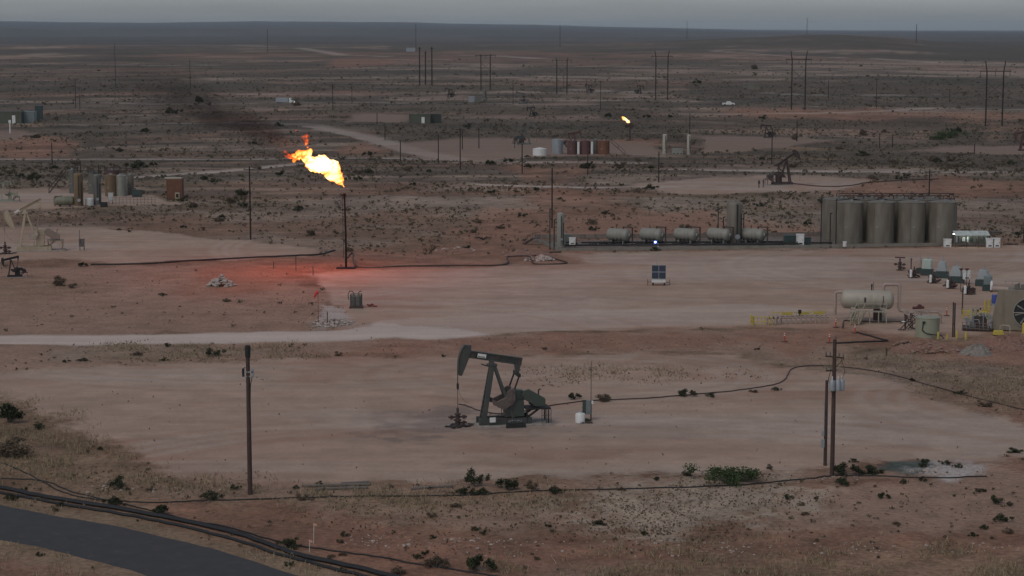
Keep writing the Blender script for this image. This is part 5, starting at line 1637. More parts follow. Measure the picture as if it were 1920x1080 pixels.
for px_, py_, lab in ((1714, 521, "wellhead in front of the pale green chemical tank"), (1751, 531, "wellhead in front of the two canister chemical tank"), (1783, 541, "wellhead in front of the middle wedge chemical tank"), (1816, 552, "wellhead in front of the white instrument cabinet")):
    q = wellhead(lab, at(px_, py_), R(-20), 1.1, caps=False)
    v = MB().lathe([(.15, .15), (.17, .2), (.17, 1.05), (.09, 1.15)], c=(-.35, -.55, 0), n=10); v.build("white_canister", WHITE, q)
    m = MB(); rng = random.Random(px_)
    for k in range(5): m.tube([(rng.uniform(-.9, .9), rng.uniform(-.5, .5), .1), (rng.uniform(-.9, .9), rng.uniform(-.5, .5), rng.uniform(.4, .9)), (rng.uniform(-1.1, 1.1), 0, .3)], .07, 6)
    m.build("flow_piping", DKSTEEL, q)
for px_, py_, y0, lab in ((1801, 545, 505, "first pole with a red flood lamp head near the instrument cabinet"), (1812, 540, 505, "second pole with a red flood lamp head near the instrument cabinet")):
    s = mpp(py_)
    t = thing("lamp_pole", lab, "lamp pole", at(px_, py_), 0, "poles with red lamp heads")
    MB().tube([(0, 0, 0), (0, 0, (py_ - y0) * s)], .05, 6).build("pole_shaft", DKSTEEL, t)
    MB().prism([(-.3, (py_ - y0) * s + .15), (.3, (py_ - y0) * s + .15), (.1, (py_ - y0) * s - .15), (-.1, (py_ - y0) * s - .15)], -.12, .12).build("lamp_head", DKRED, t)

# ------------------------------------------------------------------ other pump jacks
CR = (CREAM, M("dusty_belt_guard", (.20, .165, .135), .6, var=.1), TANL, CREAMD)
pumpjack("cream pump jack with its nose dipped low, by the frame edge", at(51, 471), R(10), 1.12, -28, 88, CR, detail=2, slim=.66)
pumpjack("small black pump jack below the cream one", at(22, 520), R(14), .44, -12, 60, (BLACK, BLACK, BLACK, BLACK), detail=0)
pumpjack("nose-up reddish pump jack alone on its pale pad beyond the bund", at(1474, 347), R(194), .98, 33, 210, (OXDARK, GREYT, DKSTEEL, DKSTEEL), detail=0, slim=.72)
pumpjack("idle low grey pump jack on a narrow pad", at(1437, 259), R(10), .66, 4, 60, (DKSTEEL, DKSTEEL, BLACK, BLACK), detail=0)
pumpjack("blue grey pump jack at the far end of the battery pad", at(988, 272), R(188), .88, 26, 200, (GREYT, DKTEAL, DKSTEEL, DKSTEEL), detail=0)
pumpjack("small dark pump jack above the blue grey one", at(996, 219), R(8), .6, -6, 80, (BLACK, BLACK, BLACK, BLACK), detail=0)
pumpjack("grey pump jack far out beside the distant pole", at(977, 196), R(10), .85, 12, 60, (GREYT, GREYT, DKSTEEL, DKSTEEL), detail=0)
pumpjack("rusty pump jack showing above the oxide red tanks", at(1076, 277), R(190), .72, 8, 200, (OXBLOOD, OXBLOOD, DKSTEEL, BLACK), detail=0)
pumpjack("pale green pump jack at the frame edge behind the cream one", at(8, 378), R(12), .62, -8, 60, (SAGE, SAGE, TAN, BLACK), detail=0, slim=.7)
pumpjack("tiny far pump jack on the brush to the side of the middle H-frame", at(1104, 174), R(20), .7, 10, 60, (DKSTEEL, DKSTEEL, BLACK, BLACK), detail=0)
pumpjack("tiny far pump jack under the H-frame above the small flare", at(1200, 176), R(200), .7, -10, 60, (DKSTEEL, DKSTEEL, BLACK, BLACK), detail=0)
pumpjack("tiny far pump jack at the pale strip by the grey separator cluster", at(842, 183), R(20), .7, 10, 60, (DKSTEEL, DKSTEEL, BLACK, BLACK), detail=0)
pumpjack("faint pump jack at the frame edge past the pale pad", at(1918, 284), R(12), .9, -14, 60, (OXBLOOD, GREYT, DKSTEEL, DKSTEEL), detail=0)
panel_rack("blue grey control panel and post beside the cream pump jack", at(154, 469), 1.0)
t = thing("service_mast", "thin pale mast beside the cream pump jack's control panel", "mast", at(150, 470))
MB().tube([(0, 0, 0), (0, 0, 3.4)], .06, 6).build("mast_pole", GREYT, t); MB().box((.1, 0, 1.0), (.15, .12, .3)).build("mast_box", GREYT, t)
for px_, py_, lab in ((1423, 352, "dark control post on the pad of the nose-up pump jack"), (1431, 351, "slimmer control post on the pad of the nose-up pump jack"), (965, 278, "brown control post beside the blue grey pump jack")):
    t = thing("control_post", lab, "post", at(px_, py_)); s = mpp(py_)
    MB().tube([(0, 0, 0), (0, 0, 15 * s)], .12, 6).build("post_shaft", DKSTEEL, t)
    MB().box((0, -.15, 10 * s), (.5 if px_ != 1431 else .3, .25, 5 * s)).build("switch_box", DKSTEEL, t)
wellhead("dark wellhead valves at the cream pump jack's pad edge", at(10, 476), 0, 1.3)

# ------------------------------------------------------------------ tank batteries
def simple_stairs(label, px0, y0, px1, y1, name="access_stairs"):
    s = mpp(y1); b = at(px0, y1)
    t = thing(name, label, "stairs", b)
    dx = (px1 - px0) * s; h = (y1 - y0) * s
    q = MB()
    for y in (-.4, .4):
        q.beam((0, y, 0), (dx, y, h), .07, .14)
    n = 12
    for k in range(1, n): q.box((dx * k / n, 0, h * k / n), (.3, .8, .05))
    q.build("step_flight", DKSTEEL, t)
    q = MB()
    for y in (-.4, .4): q.tube([(0, y, 1.0), (dx, y, h + 1.0)], .05, 5).tube([(0, y, 0), (0, y, 1.0)], .05, 5).tube([(dx, y, h), (dx, y, h + 1.0)], .05, 5).tube([(dx / 2, y, h / 2), (dx / 2, y, h / 2 + 1)], .05, 5)
    q.build("handrail", DKSTEEL, t)
    return t
def ptank(label, px, y0, y1, wpx, mat, back=0.0, **k):
    s = mpp(y1)
    return tank(label, at(px, y1) + Vector((0, wpx * s / 2 + back, 0)), wpx * s / 2, (y1 - y0) * s, mat, **k)
# rusty battery in the left middle distance
ptank("dark blue grey tank at the stairs end of the rusty battery", 131.5, 321, 364, 14, GREYT, 2)
ptank("blue grey tank seen between the two slim treaters of the rusty battery", 167, 326, 366, 17, GREYT, 3)
ptank("ochre brown tank in the middle of the rusty battery", 203, 331, 370, 23, BROWNT, 2)
ptank("oxide red tank with a walkway behind the ochre one", 196, 326, 362, 22, OXBLOOD, 8)
ptank("grey tan tank beside the ochre brown tank", 224, 331, 369, 20, GRTAN, 1)
ptank("outermost brownish tank of the rusty battery", 239, 331, 368, 13, TAN, 3)
s = mpp(387)
treater("ochre rust streaked slim treater of the rusty battery", at(148, 387), 8.6 * s, 64 * s, BROWNT)
treater("grey slim treater of the rusty battery", at(183, 385), 7.4 * s, 60 * s, GREYT)
t = thing("heater_vessel", "olive green horizontal vessel lying at the foot of the ochre treater", "vessel", at(122, 387))
hvessel(MB(), .92, 3.1, z=1.15).build("vessel_shell", SAGED, t, smooth=True)
for x in (-1, 1): MB().box((x, 0, .2), (.25, 1.0, .4)).build("saddle", DKSTEEL, t)
MB().tube([(-1.9, -.3, .1), (-1.9, -.3, 2.1), (-1.3, -.3, 2.1)], .08, 6).tube([(-2.2, 0, .1), (-2.2, 0, 1.9), (-.5, 0, 2.2)], .06, 6).build("burner_pipe", DKSTEEL, t)
simple_stairs("long open stairs climbing to the dark blue grey tank", 92, 322, 124, 362)
q = thing("battery_catwalk", "thin rusty walkway with rails across the rusty battery's tank tops", "catwalk", at(185, 368)); s = mpp(368)
m = MB().box((0, 6, 45 * s), (112 * s, .8, .1))
for y in (5.6, 6.4):
    m.tube([(-56 * s, y, 45 * s + 1.1), (56 * s, y, 39 * s + 1.1)], .05, 5)
    for k in range(10): m.tube([(-56 * s + k * 12.4 * s, y, 44 * s - .5 * k / 9), (-56 * s + k * 12.4 * s, y, 46 * s + 1.0 - .6 * k / 9)], .05, 5)
m.build("walkway_deck", DKSTEEL, q)
m = MB()
for x, z in ((-42, 64), (-8, 56), (4, 54), (30, 47), (-48, 52)): m.tube([(x * s, 5, 30 * s), (x * s, 5, z * s)], .1, 6)
m.build("vent_riser", BLACK, q)
cabinet("white panel board standing before the ochre tank", at(208, 382), 1.0, .3, 1.6, WHITE, legs=.6, vent=False)
t = thing("water_drum", "white round drum between the slim treaters", "drum", at(168, 386))
MB().lathe([(.8, .1), (.85, .2), (.85, 1.4), (.6, 1.6), (.1, 1.65)], n=18).build("drum_body", WHITE, t, smooth=True); MB().lathe([(.9, 0), (.9, .12)], n=18).build("drum_base", CONC, t)
cabinet("black pump box at the foot of the grey slim treater", at(195, 388), 1.3, .9, .9, BLACK)
cabinet("dark box beside the outermost brownish tank", at(257, 369), 2.0, 1.2, 1.4, DKTEAL, name="equipment_box", cat="box")
t = thing("wire_fence", "thin wire fence running in front of the rusty battery", "fence", at(250, 384)); s = mpp(384)
m = MB()
for k in range(14): m.tube([(-46 * s + k * 6.5 * s, k * .12, 0), (-46 * s + k * 6.5 * s, k * .12, 1.5)], .03, 5)
m.build("fence_posts", DKSTEEL, t)
m = MB()
for z in (.5, 1.0, 1.45): m.tube([(-46 * s, 0, z), (38.5 * s, 1.56, z)], .018, 4)
m.build("fence_wire", DKSTEEL, t)
s = mpp(374)
t = thing("rusty_shed", "rust orange steel shed with a low black opening", "shed", at(327, 374)); w = 28 * s; h = 38 * s
MB().box((0, 1.5, h / 2), (w, 3.0, h)).build("shed_wall", RUST, t)
c = MB()
for k in range(15): c.box((-w / 2 + w * k / 14, -.02, h / 2), (.08, .06, h))
c.build("wall_ribs", RUST, t)
MB().box((-.2 * w, 3.0, h + .08), (w * 1.15, 3.2, .12)).build("shed_roof", CREAM, t)
d = MB().box((.2 * w, -.06, .85), (.95, .1, 1.3)).build("opening_frame", CREAM, t); MB().box((.2 * w, -.12, .82), (.55, .04, .8)).build("opening", BLACK, d)

# olive buildings at the frame edge
def far_building(label, px, y0, y1, wpx, mat, door=None, name="equipment_building", deep=4.0):
    s = mpp(y1); t = thing(name, label, "building", at(px, y1)); w = wpx * s; h = (y1 - y0) * s
    MB().box((0, deep / 2, h / 2), (w, deep, h)).build("building_wall", mat, t)
    MB().box((0, deep / 2, h + .1), (w * 1.03, deep * 1.05, .2)).build("building_roof", mat, t)
    c = MB()
    for k in range(int(w / 1.2) + 1): c.box((-w / 2 + k * 1.2, -.03, h / 2), (.1, .06, h))
    c.build("wall_ribs", mat, t)
    if door is not None: MB().box((door * w, -.08, h * .36), (1.2, .08, h * .7)).build("door", WHITE if mat is not WHITE else GREYT, t)
    return t
OLIVE = M("olive_drab_cladding", (.085, .092, .066), .7, var=.08, scale=.5, stain=(.07, .07, .05))
DKOL = M("dark_olive_cladding", (.038, .043, .034), .7, var=.08, scale=.5)
far_building("long olive building with a pale door on the mid distance pad", 787, 215, 231, 39, OLIVE, .16)
far_building("dark olive block at the end of the long olive building", 817.5, 215, 231, 19, DKOL, None)
far_building("olive tank building at the frame edge, the one with the pale frame", 12, 210, 232, 56, OLIVE, .25)
far_building("teal grey block next to the olive building with the pale frame", 54, 210, 230, 21, BLUEG, None)
far_building("tall dark narrow block past the teal grey one", 71.5, 200, 226, 10, DKTEAL, None)
t = thing("marker_pole", "white topped marker pole before the olive tank building", "post", at(19, 250)); s = mpp(250)
MB().tube([(0, 0, 0), (0, 0, 25 * s)], .22, 6).build("post_shaft", WHITE, t); MB().box((0, -.1, 22 * s), (.8, .3, 1.0)).build("sign_plate", WHITE, t)

# mid distance battery with the oxide red tanks
ptank("light grey tank at the open end of the oxide red battery", 1045.5, 263, 289, 21, STEEL)
ptank("first oxide red tank, right under the rusty pump jack", 1073, 265, 290, 19, OXBLOOD)
ptank("second oxide red tank between two white downpipes", 1097.5, 265, 290, 20, OXBLOOD, rz=1.0)
ptank("rust orange banded tank at the stairs end of the oxide battery", 1132, 265, 290, 23, RUST)
ptank("narrow grey tank tucked beside the rust orange one", 1117, 264, 289, 9, GREYT, 1.0)
for px_, lab in ((1084.5, "white downpipe between the two oxide red tanks"), (1110, "white downpipe beside the narrow grey tank")):
    s = mpp(290); t = thing("downpipe", lab, "pipe", at(px_, 290), 0, "white downpipes of the oxide battery")
    MB().tube([(0, -.2, 0), (0, -.2, 24 * s)], 2.2 * s, 8).build("riser_pipe", WHITE, t); MB().lathe([(2.8 * s, 0), (2.8 * s, .3)], c=(0, -.2, 0), n=10).build("pipe_foot", CONC, t)
ptank("low white tank standing before the light grey one", 1012, 280, 292, 26, WHITE, hatch=False)
simple_stairs("zigzag stairs leaning on the rust orange tank", 1172, 267, 1146, 290)
treater("first of the twin slim treaters in the middle distance", at(1246.3, 290), 4.3 * mpp(290), 39 * mpp(290), TANL)
treater("second of the twin slim treaters, the one nearer the frame side", at(1291.5, 290), 3.7 * mpp(290), 38 * mpp(290), TANL)
cabinet("low skid of pale boxes between the twin slim treaters", at(1270, 290), 20 * mpp(290), 2.0, 1.7, GRTAN, name="equipment_box", cat="box", doors=3)
# grey separator cluster far out
s = mpp(191)
treater("far grey treater of the small separator cluster", at(909, 190), 3.2 * s, 22 * s, GREYT)
far_building("pale grey box of the far separator cluster", 884, 182, 192, 11, STEEL)
far_building("dark grey tank box in the middle of the far separator cluster", 897, 183, 193, 11, GREYT)
far_building("brown block far out below the low hill", 1410, 158, 168, 29, TAN, None)
far_building("tiny pale hut on the far ridge beside the skyline mast", 770, 90, 97, 16, STEEL, None, deep=8)
# white truck on the far road
s = mpp(195)
t = thing("tanker_truck", "white truck with its headlights on, on the far road", "truck", at(535, 195))
MB().box((-1.5, 0, 1.9), (6.0, 2.4, 2.2)).build("cargo_box", STEEL, t, bevel=.1)
cb = MB().prism([(1.9, .7), (4.3, .7), (4.4, 1.5), (3.4, 1.8), (2.9, 2.9), (1.9, 2.9)], -1.15, 1.15).build("cab", WHITE, t)
MB().box((3.3, 0, 2.3), (.7, 2.35, .7), ry=.5).build("windscreen", PANEL, cb)
for x in (-3.6, -2.4, 3.3):
    for y in (-1.1, 1.1): MB().cyl((x, y - .15, .5), (x, y + .15, .5), .5, n=14).build("wheel", BLACK, t)
HEADL = M("headlight_glow", (.9, .9, .8), emit=(1, .95, .85), strength=12)
for y in (-.8, .8): MB().box((4.42, y - .2, 1.1), (.3, .35, .35)).build("headlight", HEADL, t)
t = thing("pickup_truck", "small white vehicle far out beside the big H-frame pylons", "truck", at(1366, 198))
MB().prism([(-2.8, .5), (2.8, .5), (2.8, 1.2), (1.4, 1.3), (.8, 2.0), (-.8, 2.0), (-1.0, 1.3), (-2.8, 1.3)], -.95, .95).build("truck_body", WHITE, t)
for x in (-1.8, 1.8):
    for y in (-.9, .9): MB().cyl((x, y - .12, .42), (x, y + .12, .42), .42, n=12).build("wheel", BLACK, t)
# small flare far out
fb2 = at(1181, 263); s = mpp(263)
t = thing("flare_stack", "thin distant flare stack with a small flame past the oxide red battery", "flare", fb2)
MB().tube([(0, 0, 0), (0, 0, 31 * s)], [.2, .16], 8).build("stack_pipe", BLACK, t); MB().lathe([(.28, 0), (.3, 1.0), (.2, 1.05)], c=(0, 0, 31 * s - 1), n=8).build("burner_tip", DKSTEEL, t)
MB().box((0, 0, .1), (2.5, 2.0, .3)).build("base_skid", DKSTEEL, t)
org = on_plane(1173, 224, fb2.y)
tag(flame_mesh("flame", [(1180.5, 230, 1.8, .8), (1179, 228, 2.4, .85), (1177, 226, 2.8, .95), (1175, 224, 3.1, 1.0), (1173, 222.5, 3.0, .9), (1170.5, 220.5, 2.8, .8), (1168.5, 219, 2.0, .7), (1171.5, 223, 1.6, .6)], fb2.y, .22, FLAME, 1.2, 7, org), "small orange flame on the distant thin flare stack", "flame")

# ------------------------------------------------------------------ plants
def leaf_material(name, ca, cb):
    m = bpy.data.materials.new(name); m.use_nodes = True
    n = m.node_tree.nodes; l = m.node_tree.links
    b = n["Principled BSDF"]; b.inputs["Roughness"].default_value = .8; b.inputs["Specular IOR Level"].default_value = .2
    a = n.new("ShaderNodeAttribute"); a.attribute_name = "tone"
    oi = n.new("ShaderNodeObjectInfo")
    ad = n.new("ShaderNodeMath"); ad.operation = 'MULTIPLY_ADD'; ad.inputs[1].default_value = .35
    l.new(oi.outputs["Random"], ad.inputs[0]); l.new(a.outputs["Fac"], ad.inputs[2])
    rp = n.new("ShaderNodeValToRGB")
    rp.color_ramp.elements[0].color = ca + (1,); rp.color_ramp.elements[1].color = cb + (1,)
    rp.color_ramp.elements[1].position = 1.2 if False else 1.0
    l.new(ad.outputs[0], rp.inputs["Fac"]); l.new(rp.outputs["Color"], b.inputs["Base Color"])
    return m
LEAF_G = leaf_material("creosote_leaves", (.056, .050, .030), (.125, .108, .064))
LEAF_B = leaf_material("dark_bush_leaves", (.018, .024, .012), (.062, .068, .034))
LEAF_D = leaf_material("dry_brush_leaves", (.072, .054, .038), (.18, .135, .09))
LEAF_GRN = leaf_material("green_weed_leaves", (.030, .050, .020), (.075, .105, .040))
GRASS = leaf_material("dry_grass_blades", (.17, .135, .085), (.36, .29, .18))

def quads_mesh(name, cen, siz, tone, mat, rng, flat_=1.0):
    """cloud of randomly turned small leaf quads: cen (N,3), siz (N,), tone (N,)"""
    N = len(cen)
    a = rng.normal(size=(N, 3)); a /= np.linalg.norm(a, axis=1)[:, None]
    b = np.cross(a, rng.normal(size=(N, 3))); b /= np.linalg.norm(b, axis=1)[:, None] + 1e-9
    b *= .6
    a[:, 2] *= flat_; b[:, 2] *= flat_
    s = siz[:, None]
    v = np.stack([cen - a * s, cen - b * s * .9, cen + a * s, cen + b * s * .9], 1).reshape(-1, 3)
    me = bpy.data.meshes.new(name)
    me.vertices.add(N * 4); me.vertices.foreach_set("co", v.astype(np.float32).ravel())
    me.loops.add(N * 4); me.loops.foreach_set("vertex_index", np.arange(N * 4, dtype=np.int32))
    me.polygons.add(N); me.polygons.foreach_set("loop_start", np.arange(N, dtype=np.int32) * 4)
    me.update(calc_edges=True)
    t = me.attributes.new("tone", 'FLOAT', 'POINT'); t.data.foreach_set("value", np.repeat(tone, 4).astype(np.float32))
    me.materials.append(mat)
    return me

def shrub_mesh(name, seed, mat, spread=1.0, tall=.8, n=1300, leaf=.068):
    rng = np.random.default_rng(seed)
    k = 9 + seed % 5 + (8 if n > 2000 else 0)
    cl = np.stack([rng.normal(0, .40 * spread, k), rng.normal(0, .40 * spread, k), np.abs(rng.normal(.45 * tall, .22 * tall, k)) + .06], 1)
    rad = rng.uniform(.16, .40, k)
    w = rad ** 2 / (rad ** 2).sum()
    idx = rng.choice(k, n, p=w)
    d = rng.normal(size=(n, 3)); d /= np.linalg.norm(d, axis=1)[:, None]
    c = cl[idx] + d * (rad[idx] * rng.uniform(.25, 1.1, n))[:, None] * np.array([1, 1, .8])
    c[:, 2] = np.maximum(c[:, 2], .02)
    me = quads_mesh(name, c, rng.uniform(.6, 1.3, n) * leaf, np.clip(rng.uniform(0, .7, n), 0, 1), mat, rng)
    return me, cl

def stem_mesh(name, cl, seed):
    rng = random.Random(seed); m = MB()
    for c in cl:
        m.tube([(c[0] * .1, c[1] * .1, -.05), (c[0] * .55 + rng.uniform(-.05, .05), c[1] * .55, c[2] * .5), tuple(c)], [.028, .02, .008], 5)
    return m.mesh(name, WOODG)

PROTO = []
for i in range(6):
    me, cl = shrub_mesh("foliage", 40 + i, LEAF_B if i < 4 else LEAF_D, 1.0 + .15 * (i % 3), .75 + .12 * (i % 2))
    PROTO.append((me, stem_mesh("stems", cl, i)))
me, cl = shrub_mesh("foliage", 77, LEAF_GRN, 1.15, .62, 2400, .052)
PROTO.append((me, stem_mesh("stems", cl, 9)))

def shrub(label, px, py, rpx, kind, group=None, tallk=1.0, parts=True):
    s = mpp(py); r = rpx * s / .78
    loc = at(px, py)
    me, st = PROTO[kind]
    rz = (px * 7.13 + py) % 6.28
    if parts:
        t = thing("desert_shrub", label, "shrub", loc, rz, group)
        t.scale = (r, r, r * tallk)
        o = bpy.data.objects.new("foliage", me); COL.objects.link(o); o.parent = t
        o = bpy.data.objects.new("stems", st); COL.objects.link(o); o.parent = t
    else:
        t = bpy.data.objects.new("desert_shrub", me); COL.objects.link(t)
        t.location = loc; t.rotation_euler = (0, 0, rz); t.scale = (r, r, r * tallk)
        tag(t, label, "shrub", group)
    return t
BUSH = [
    (18, 790, 34, 0, 1.0, "big dark creosote bush at the pad corner by the frame edge"), (24, 856, 34, 4, .9, "sprawling brown brush below the big creosote bush"),
    (218, 918, 17, 1, 1.1, "spindly upright bush just above the thin lines' crossing"), (214, 948, 14, 2, 1.0, "dark bush on the thin pipe line under the spindly one"),
    (302, 966, 22, 0, .8, "wide dark bush where the thin line meets the thick black pipe"), (394, 936, 18, 2, .75, "rounded dark bush close to the lone power pole"),
    (441, 918, 8, 1, .9, "small dark bush at the pad edge beside the lone power pole"), (544, 1026, 20, 3, .9, "dark bush beside the pipe flag stakes"),
    (571, 938, 12, 5, .8, "brown bush under the weathered planks"), (598, 909, 8, 1, .6, "tiny bush at the tip of the weathered planks"), (556, 916, 7, 2, .8, "small round bush between the lone pole and the planks"),
    (891, 912, 18, 1, 1.3, "tallest bush of the cluster below the pump jack"), (869, 926, 14, 3, .9, "bush in front of the tallest one below the pump jack"), (906, 926, 12, 2, .8, "small bush tucked beside the tallest one below the pump jack"),
    (948, 917, 25, 0, .8, "broad dark bush beside the cluster below the pump jack"), (1000, 918, 12, 5, 1.0, "sparse pale bush between two dark ones at the pad edge"),
    (1041, 925, 14, 2, .8, "round dark bush sitting on the thin pipe line"), (818, 1064, 22, 4, .9, "greyish bush on the black pipes at the frame bottom"),
    (905, 1070, 30, 0, .9, "large dark bush on the black pipes at the frame bottom"), (748, 1076, 14, 4, .8, "low grey bush where the black pipes leave the frame"),
    (1366, 902, 42, 6, .75, "wide bright green bush at the pad edge before the transformer pole"), (1443, 880, 8, 5, .8, "small brown tuft between the green bush and the transformer pole"),
    (1478, 936, 9, 1, .8, "lone dark bush on the brown flat below the pole"), (1530, 936, 5, 2, .8, "tiny bush next to the lone one on the brown flat"),
    (1576, 906, 11, 2, .8, "dark bush at the foot of the transformer pole, below the line"), (1590, 890, 26, 0, .8, "spreading bush around the transformer pole's foot"),
    (1635, 888, 20, 3, .7, "dark bush between the transformer pole and the green puddle"), (1693, 907, 7, 2, .9, "small dark bush below the gravel patch"),
    (1735, 868, 11, 0, .7, "dark bush at the far rim of the green puddle"), (1777, 868, 6, 1, .5, "tiny bush behind the gravel patch"), (1893, 948, 7, 2, .9, "single small bush on the bare flat near the frame edge"),
    (1904, 848, 16, 3, .4, "low flat brush by the frame edge past the gravel patch"), (1078, 748, 14, 0, .8, "dark bush behind the control cabinets"), (1097, 793, 14, 2, .5, "grey green weed at the antenna mast's foot"),
    (1290, 743, 18, 0, .7, "dark bush astride the brown flowline"), (1331, 744, 11, 1, .5, "smaller bush next to the one astride the flowline"), (1138, 752, 16, 5, .7, "brown brush on the flowline right past the antenna mast"),
    (1454, 732, 8, 2, .7, "small bush above the flowline before its bend"), (1411, 735, 9, 5, .5, "dry tuft above the flowline before its bend"),
    (403, 668, 14, 1, .8, "bush in the grassy strip right of the road's middle"), (157, 677, 10, 2, .5, "flat dark bush at the pad's rear edge"), (125, 679, 9, 0, .5, "outer flat dark bush at the pad's rear edge"),
    (258, 667, 9, 4, .8, "spiky brown bush in the grassy strip"), (307, 676, 8, 3, .6, "small dark bush at the grassy strip's front edge"), (315, 650, 7, 1, .8, "dark bush at the grassy strip's rear edge"),
    (1419, 656, 7, 0, .5, "flat dark bush on the strip behind the pump jack pad"), (1023, 655, 6, 5, .6, "reddish tuft on the strip behind the pump jack"), (832, 669, 5, 1, .7, "tiny dark bush next to the pump jack's horsehead"),
    (157, 500, 11, 0, .7, "dark bush on the edge of the cream pump jack's pad"), (112, 536, 15, 5, .9, "brown bush below the small black pump jack"), (136, 540, 9, 4, .9, "smaller brown bush below the small black pump jack"),
    (425, 566, 7, 4, .8, "pair-like olive tuft under the pale stone heap"), (304, 554, 7, 2, .6, "small dark bush on the bare ground before the stone heap"),
    (1710, 714, 8, 0, .7, "dark bush by the flowline past the transformer pole"), (1800, 738, 12, 3, .5, "low dark bush along the flowline near the frame edge"), (1845, 762, 13, 5, .6, "brown brush along the flowline near the frame edge"),
    (872, 468, 9, 1, .7, "olive bush on the red hummock by the feed line"), (345, 428, 8, 0, .7, "dark bush at the rear edge of the cream pump jack's pad"), (224, 432, 5, 2, .7, "small dark bush behind the cream pump jack's panel"), (243, 435, 4, 1, .7, "smaller dark bush behind the cream pump jack's panel"),
    (372, 194, 12, 0, 1.2, "dark round tree clump under the drifting smoke"), (273, 250, 12, 0, .8, "green bush alone on the scrub below the smoke"),
    (1490, 262, 9, 5, .9, "brown bush before the idle pump jack's pad"), (1780, 258, 16, 6, .9, "green tree clump in the brush hollow"), (1758, 262, 12, 6, .8, "lower green clump in the brush hollow"),
    (1618, 254, 9, 5, 1.0, "dark brush clump at the brush hollow's near end"), (1142, 221, 9, 0, 1.0, "dark bush behind the small distant flame"), (1212, 222, 8, 0, .9, "dark bush just past the small distant flame"), (1256, 221, 7, 0, .9, "further dark bush along the line past the distant flame"),
    (925, 455, 0, 0, 1, ""),
]
for px_, py_, r_px, kd, tk, lab in BUSH:
    if lab: shrub(lab, px_, py_, r_px, kd, None, tk)

# a branchy dead bush on the red bank by the bund
t = thing("dead_bush", "dark bare dead bush lying on the bank before the crossover stairs", "bush", at(906, 450))
m = MB(); rng = random.Random(12)
for k in range(26):
    a = rng.uniform(0, 6.28); L = rng.uniform(.6, 1.5)
    m.tube([(0, 0, .05), (L * .5 * math.cos(a) * 1.2, L * .3 * math.sin(a), .4), (L * math.cos(a) * 1.2, L * .6 * math.sin(a), rng.uniform(.1, .8))], [.06, .045, .02], 5)
m.build("bare_branches", BLACK, t)

# scattered shrubs: the ones that show largest are objects, all others one mass
nr = np.random.default_rng(11)
def scatter(n, pmin, pmax):
    """ground points: density falls with distance"""
    py = pmin + (pmax - pmin) * nr.random(n) ** 1.15
    px = nr.uniform(-560, 2480, n)
    P = np.array([flat(a, b) for a, b in zip(px, py)])
    return px, py, P[:, 0], P[:, 1]
def scrub_ok(x, y, boost=.0):
    D, pad, road = masks(x, y)
    ad = line_sd(ASPH, ASPH_W + 1.5, x, y)
    salt = area(SALT_W, x, y, D); lin = area(LINER_W, x, y, D)
    red = area(REDS_W, x, y, D, 2.0, 71)
    dens = sst(.38, .62, fbm(x / 38, y / 30, 201, 4)) * .8 + .2
    dens = dens * (1 - np.clip(pad * 1.6, 0, 1)) * (1 - np.clip(road * 1.6, 0, 1)) * (ad < 0) * (1 - salt) * (1 - lin) * (1 - .6 * red)
    dark = area(DARK_W, x, y, D, 2.0, 73)
    return np.clip(dens + dark * .7, 0, 1), D
px, py, x, y = scatter(140000, 112, 480)
dens, D = scrub_ok(x, y)
keep = nr.random(len(x)) < dens * .62 * (1 - .45 * sst(320, 400, py)) * (.3 + .7 * sst(112, 190, py))
px, py, x, y, D = px[keep], py[keep], x[keep], y[keep], D[keep]
sz = nr.lognormal(-.92, .5, len(x)) * (1 + sst(600, 1800, D) * .7) * (1 - .25 * sst(340, 420, py))
# foreground scrub (sparser, smaller)
px2, py2, x2, y2 = scatter(7600, 480, 1090)
d2, D2 = scrub_ok(x2, y2)
k2 = nr.random(len(x2)) < d2 * .42
px2, py2, x2, y2, D2 = px2[k2], py2[k2], x2[k2], y2[k2], D2[k2]
sz2 = nr.lognormal(-1.45, .42, len(x2))
X = np.concatenate([x, x2]); Y = np.concatenate([y, y2]); SZ = np.concatenate([sz, sz2]); DD = np.concatenate([D, D2])
PX = np.concatenate([px, px2])
Z = hgt(X, Y)
show = SZ / DD * ((PX > 10) & (PX < 1910))
order = np.argsort(-show)
IND = order[:150]
SHG = "small dark shrubs scattered over the open scrub"
for i in IND:
    me, st = PROTO[int(i) % 6]
    o = bpy.data.objects.new("desert_shrub", me); COL.objects.link(o)
    o.location = (X[i], Y[i], Z[i] - .03); o.rotation_euler = (0, 0, float(i % 63) / 10)
    r = SZ[i]; o.scale = (r, r, r * .85)
    tag(o, "small dark shrub scattered on the open scrub with many alike", "shrub", SHG)
rest = order[150:]
K = 13
n = len(rest)
rx = np.repeat(SZ[rest], K); cx = np.repeat(X[rest], K); cy = np.repeat(Y[rest], K); cz = np.repeat(Z[rest], K)
d = nr.normal(size=(n * K, 3)); d /= np.linalg.norm(d, axis=1)[:, None]
q = nr.uniform(.2, 1.0, n * K)
cen = np.stack([cx + d[:, 0] * rx * .75 * q, cy + d[:, 1] * rx * .75 * q, cz + rx * .38 + d[:, 2] * rx * .38 * q], 1)
tone = np.clip(np.repeat(nr.random(n) * .8, K) + nr.uniform(-.15, .15, n * K), 0, 1)
me = quads_mesh("scrub_brush", cen, rx * nr.uniform(.22, .40, n * K), tone, LEAF_D, nr)
g = np.repeat(nr.random(n) < .6, K)
me.materials.append(LEAF_G)
me.polygons.foreach_set("material_index", g.astype(np.int32))
o = bpy.data.objects.new("scrub_brush", me); COL.objects.link(o)
tag(o, "countless low dark shrubs speckling the desert plain", "scrub", kind="stuff")

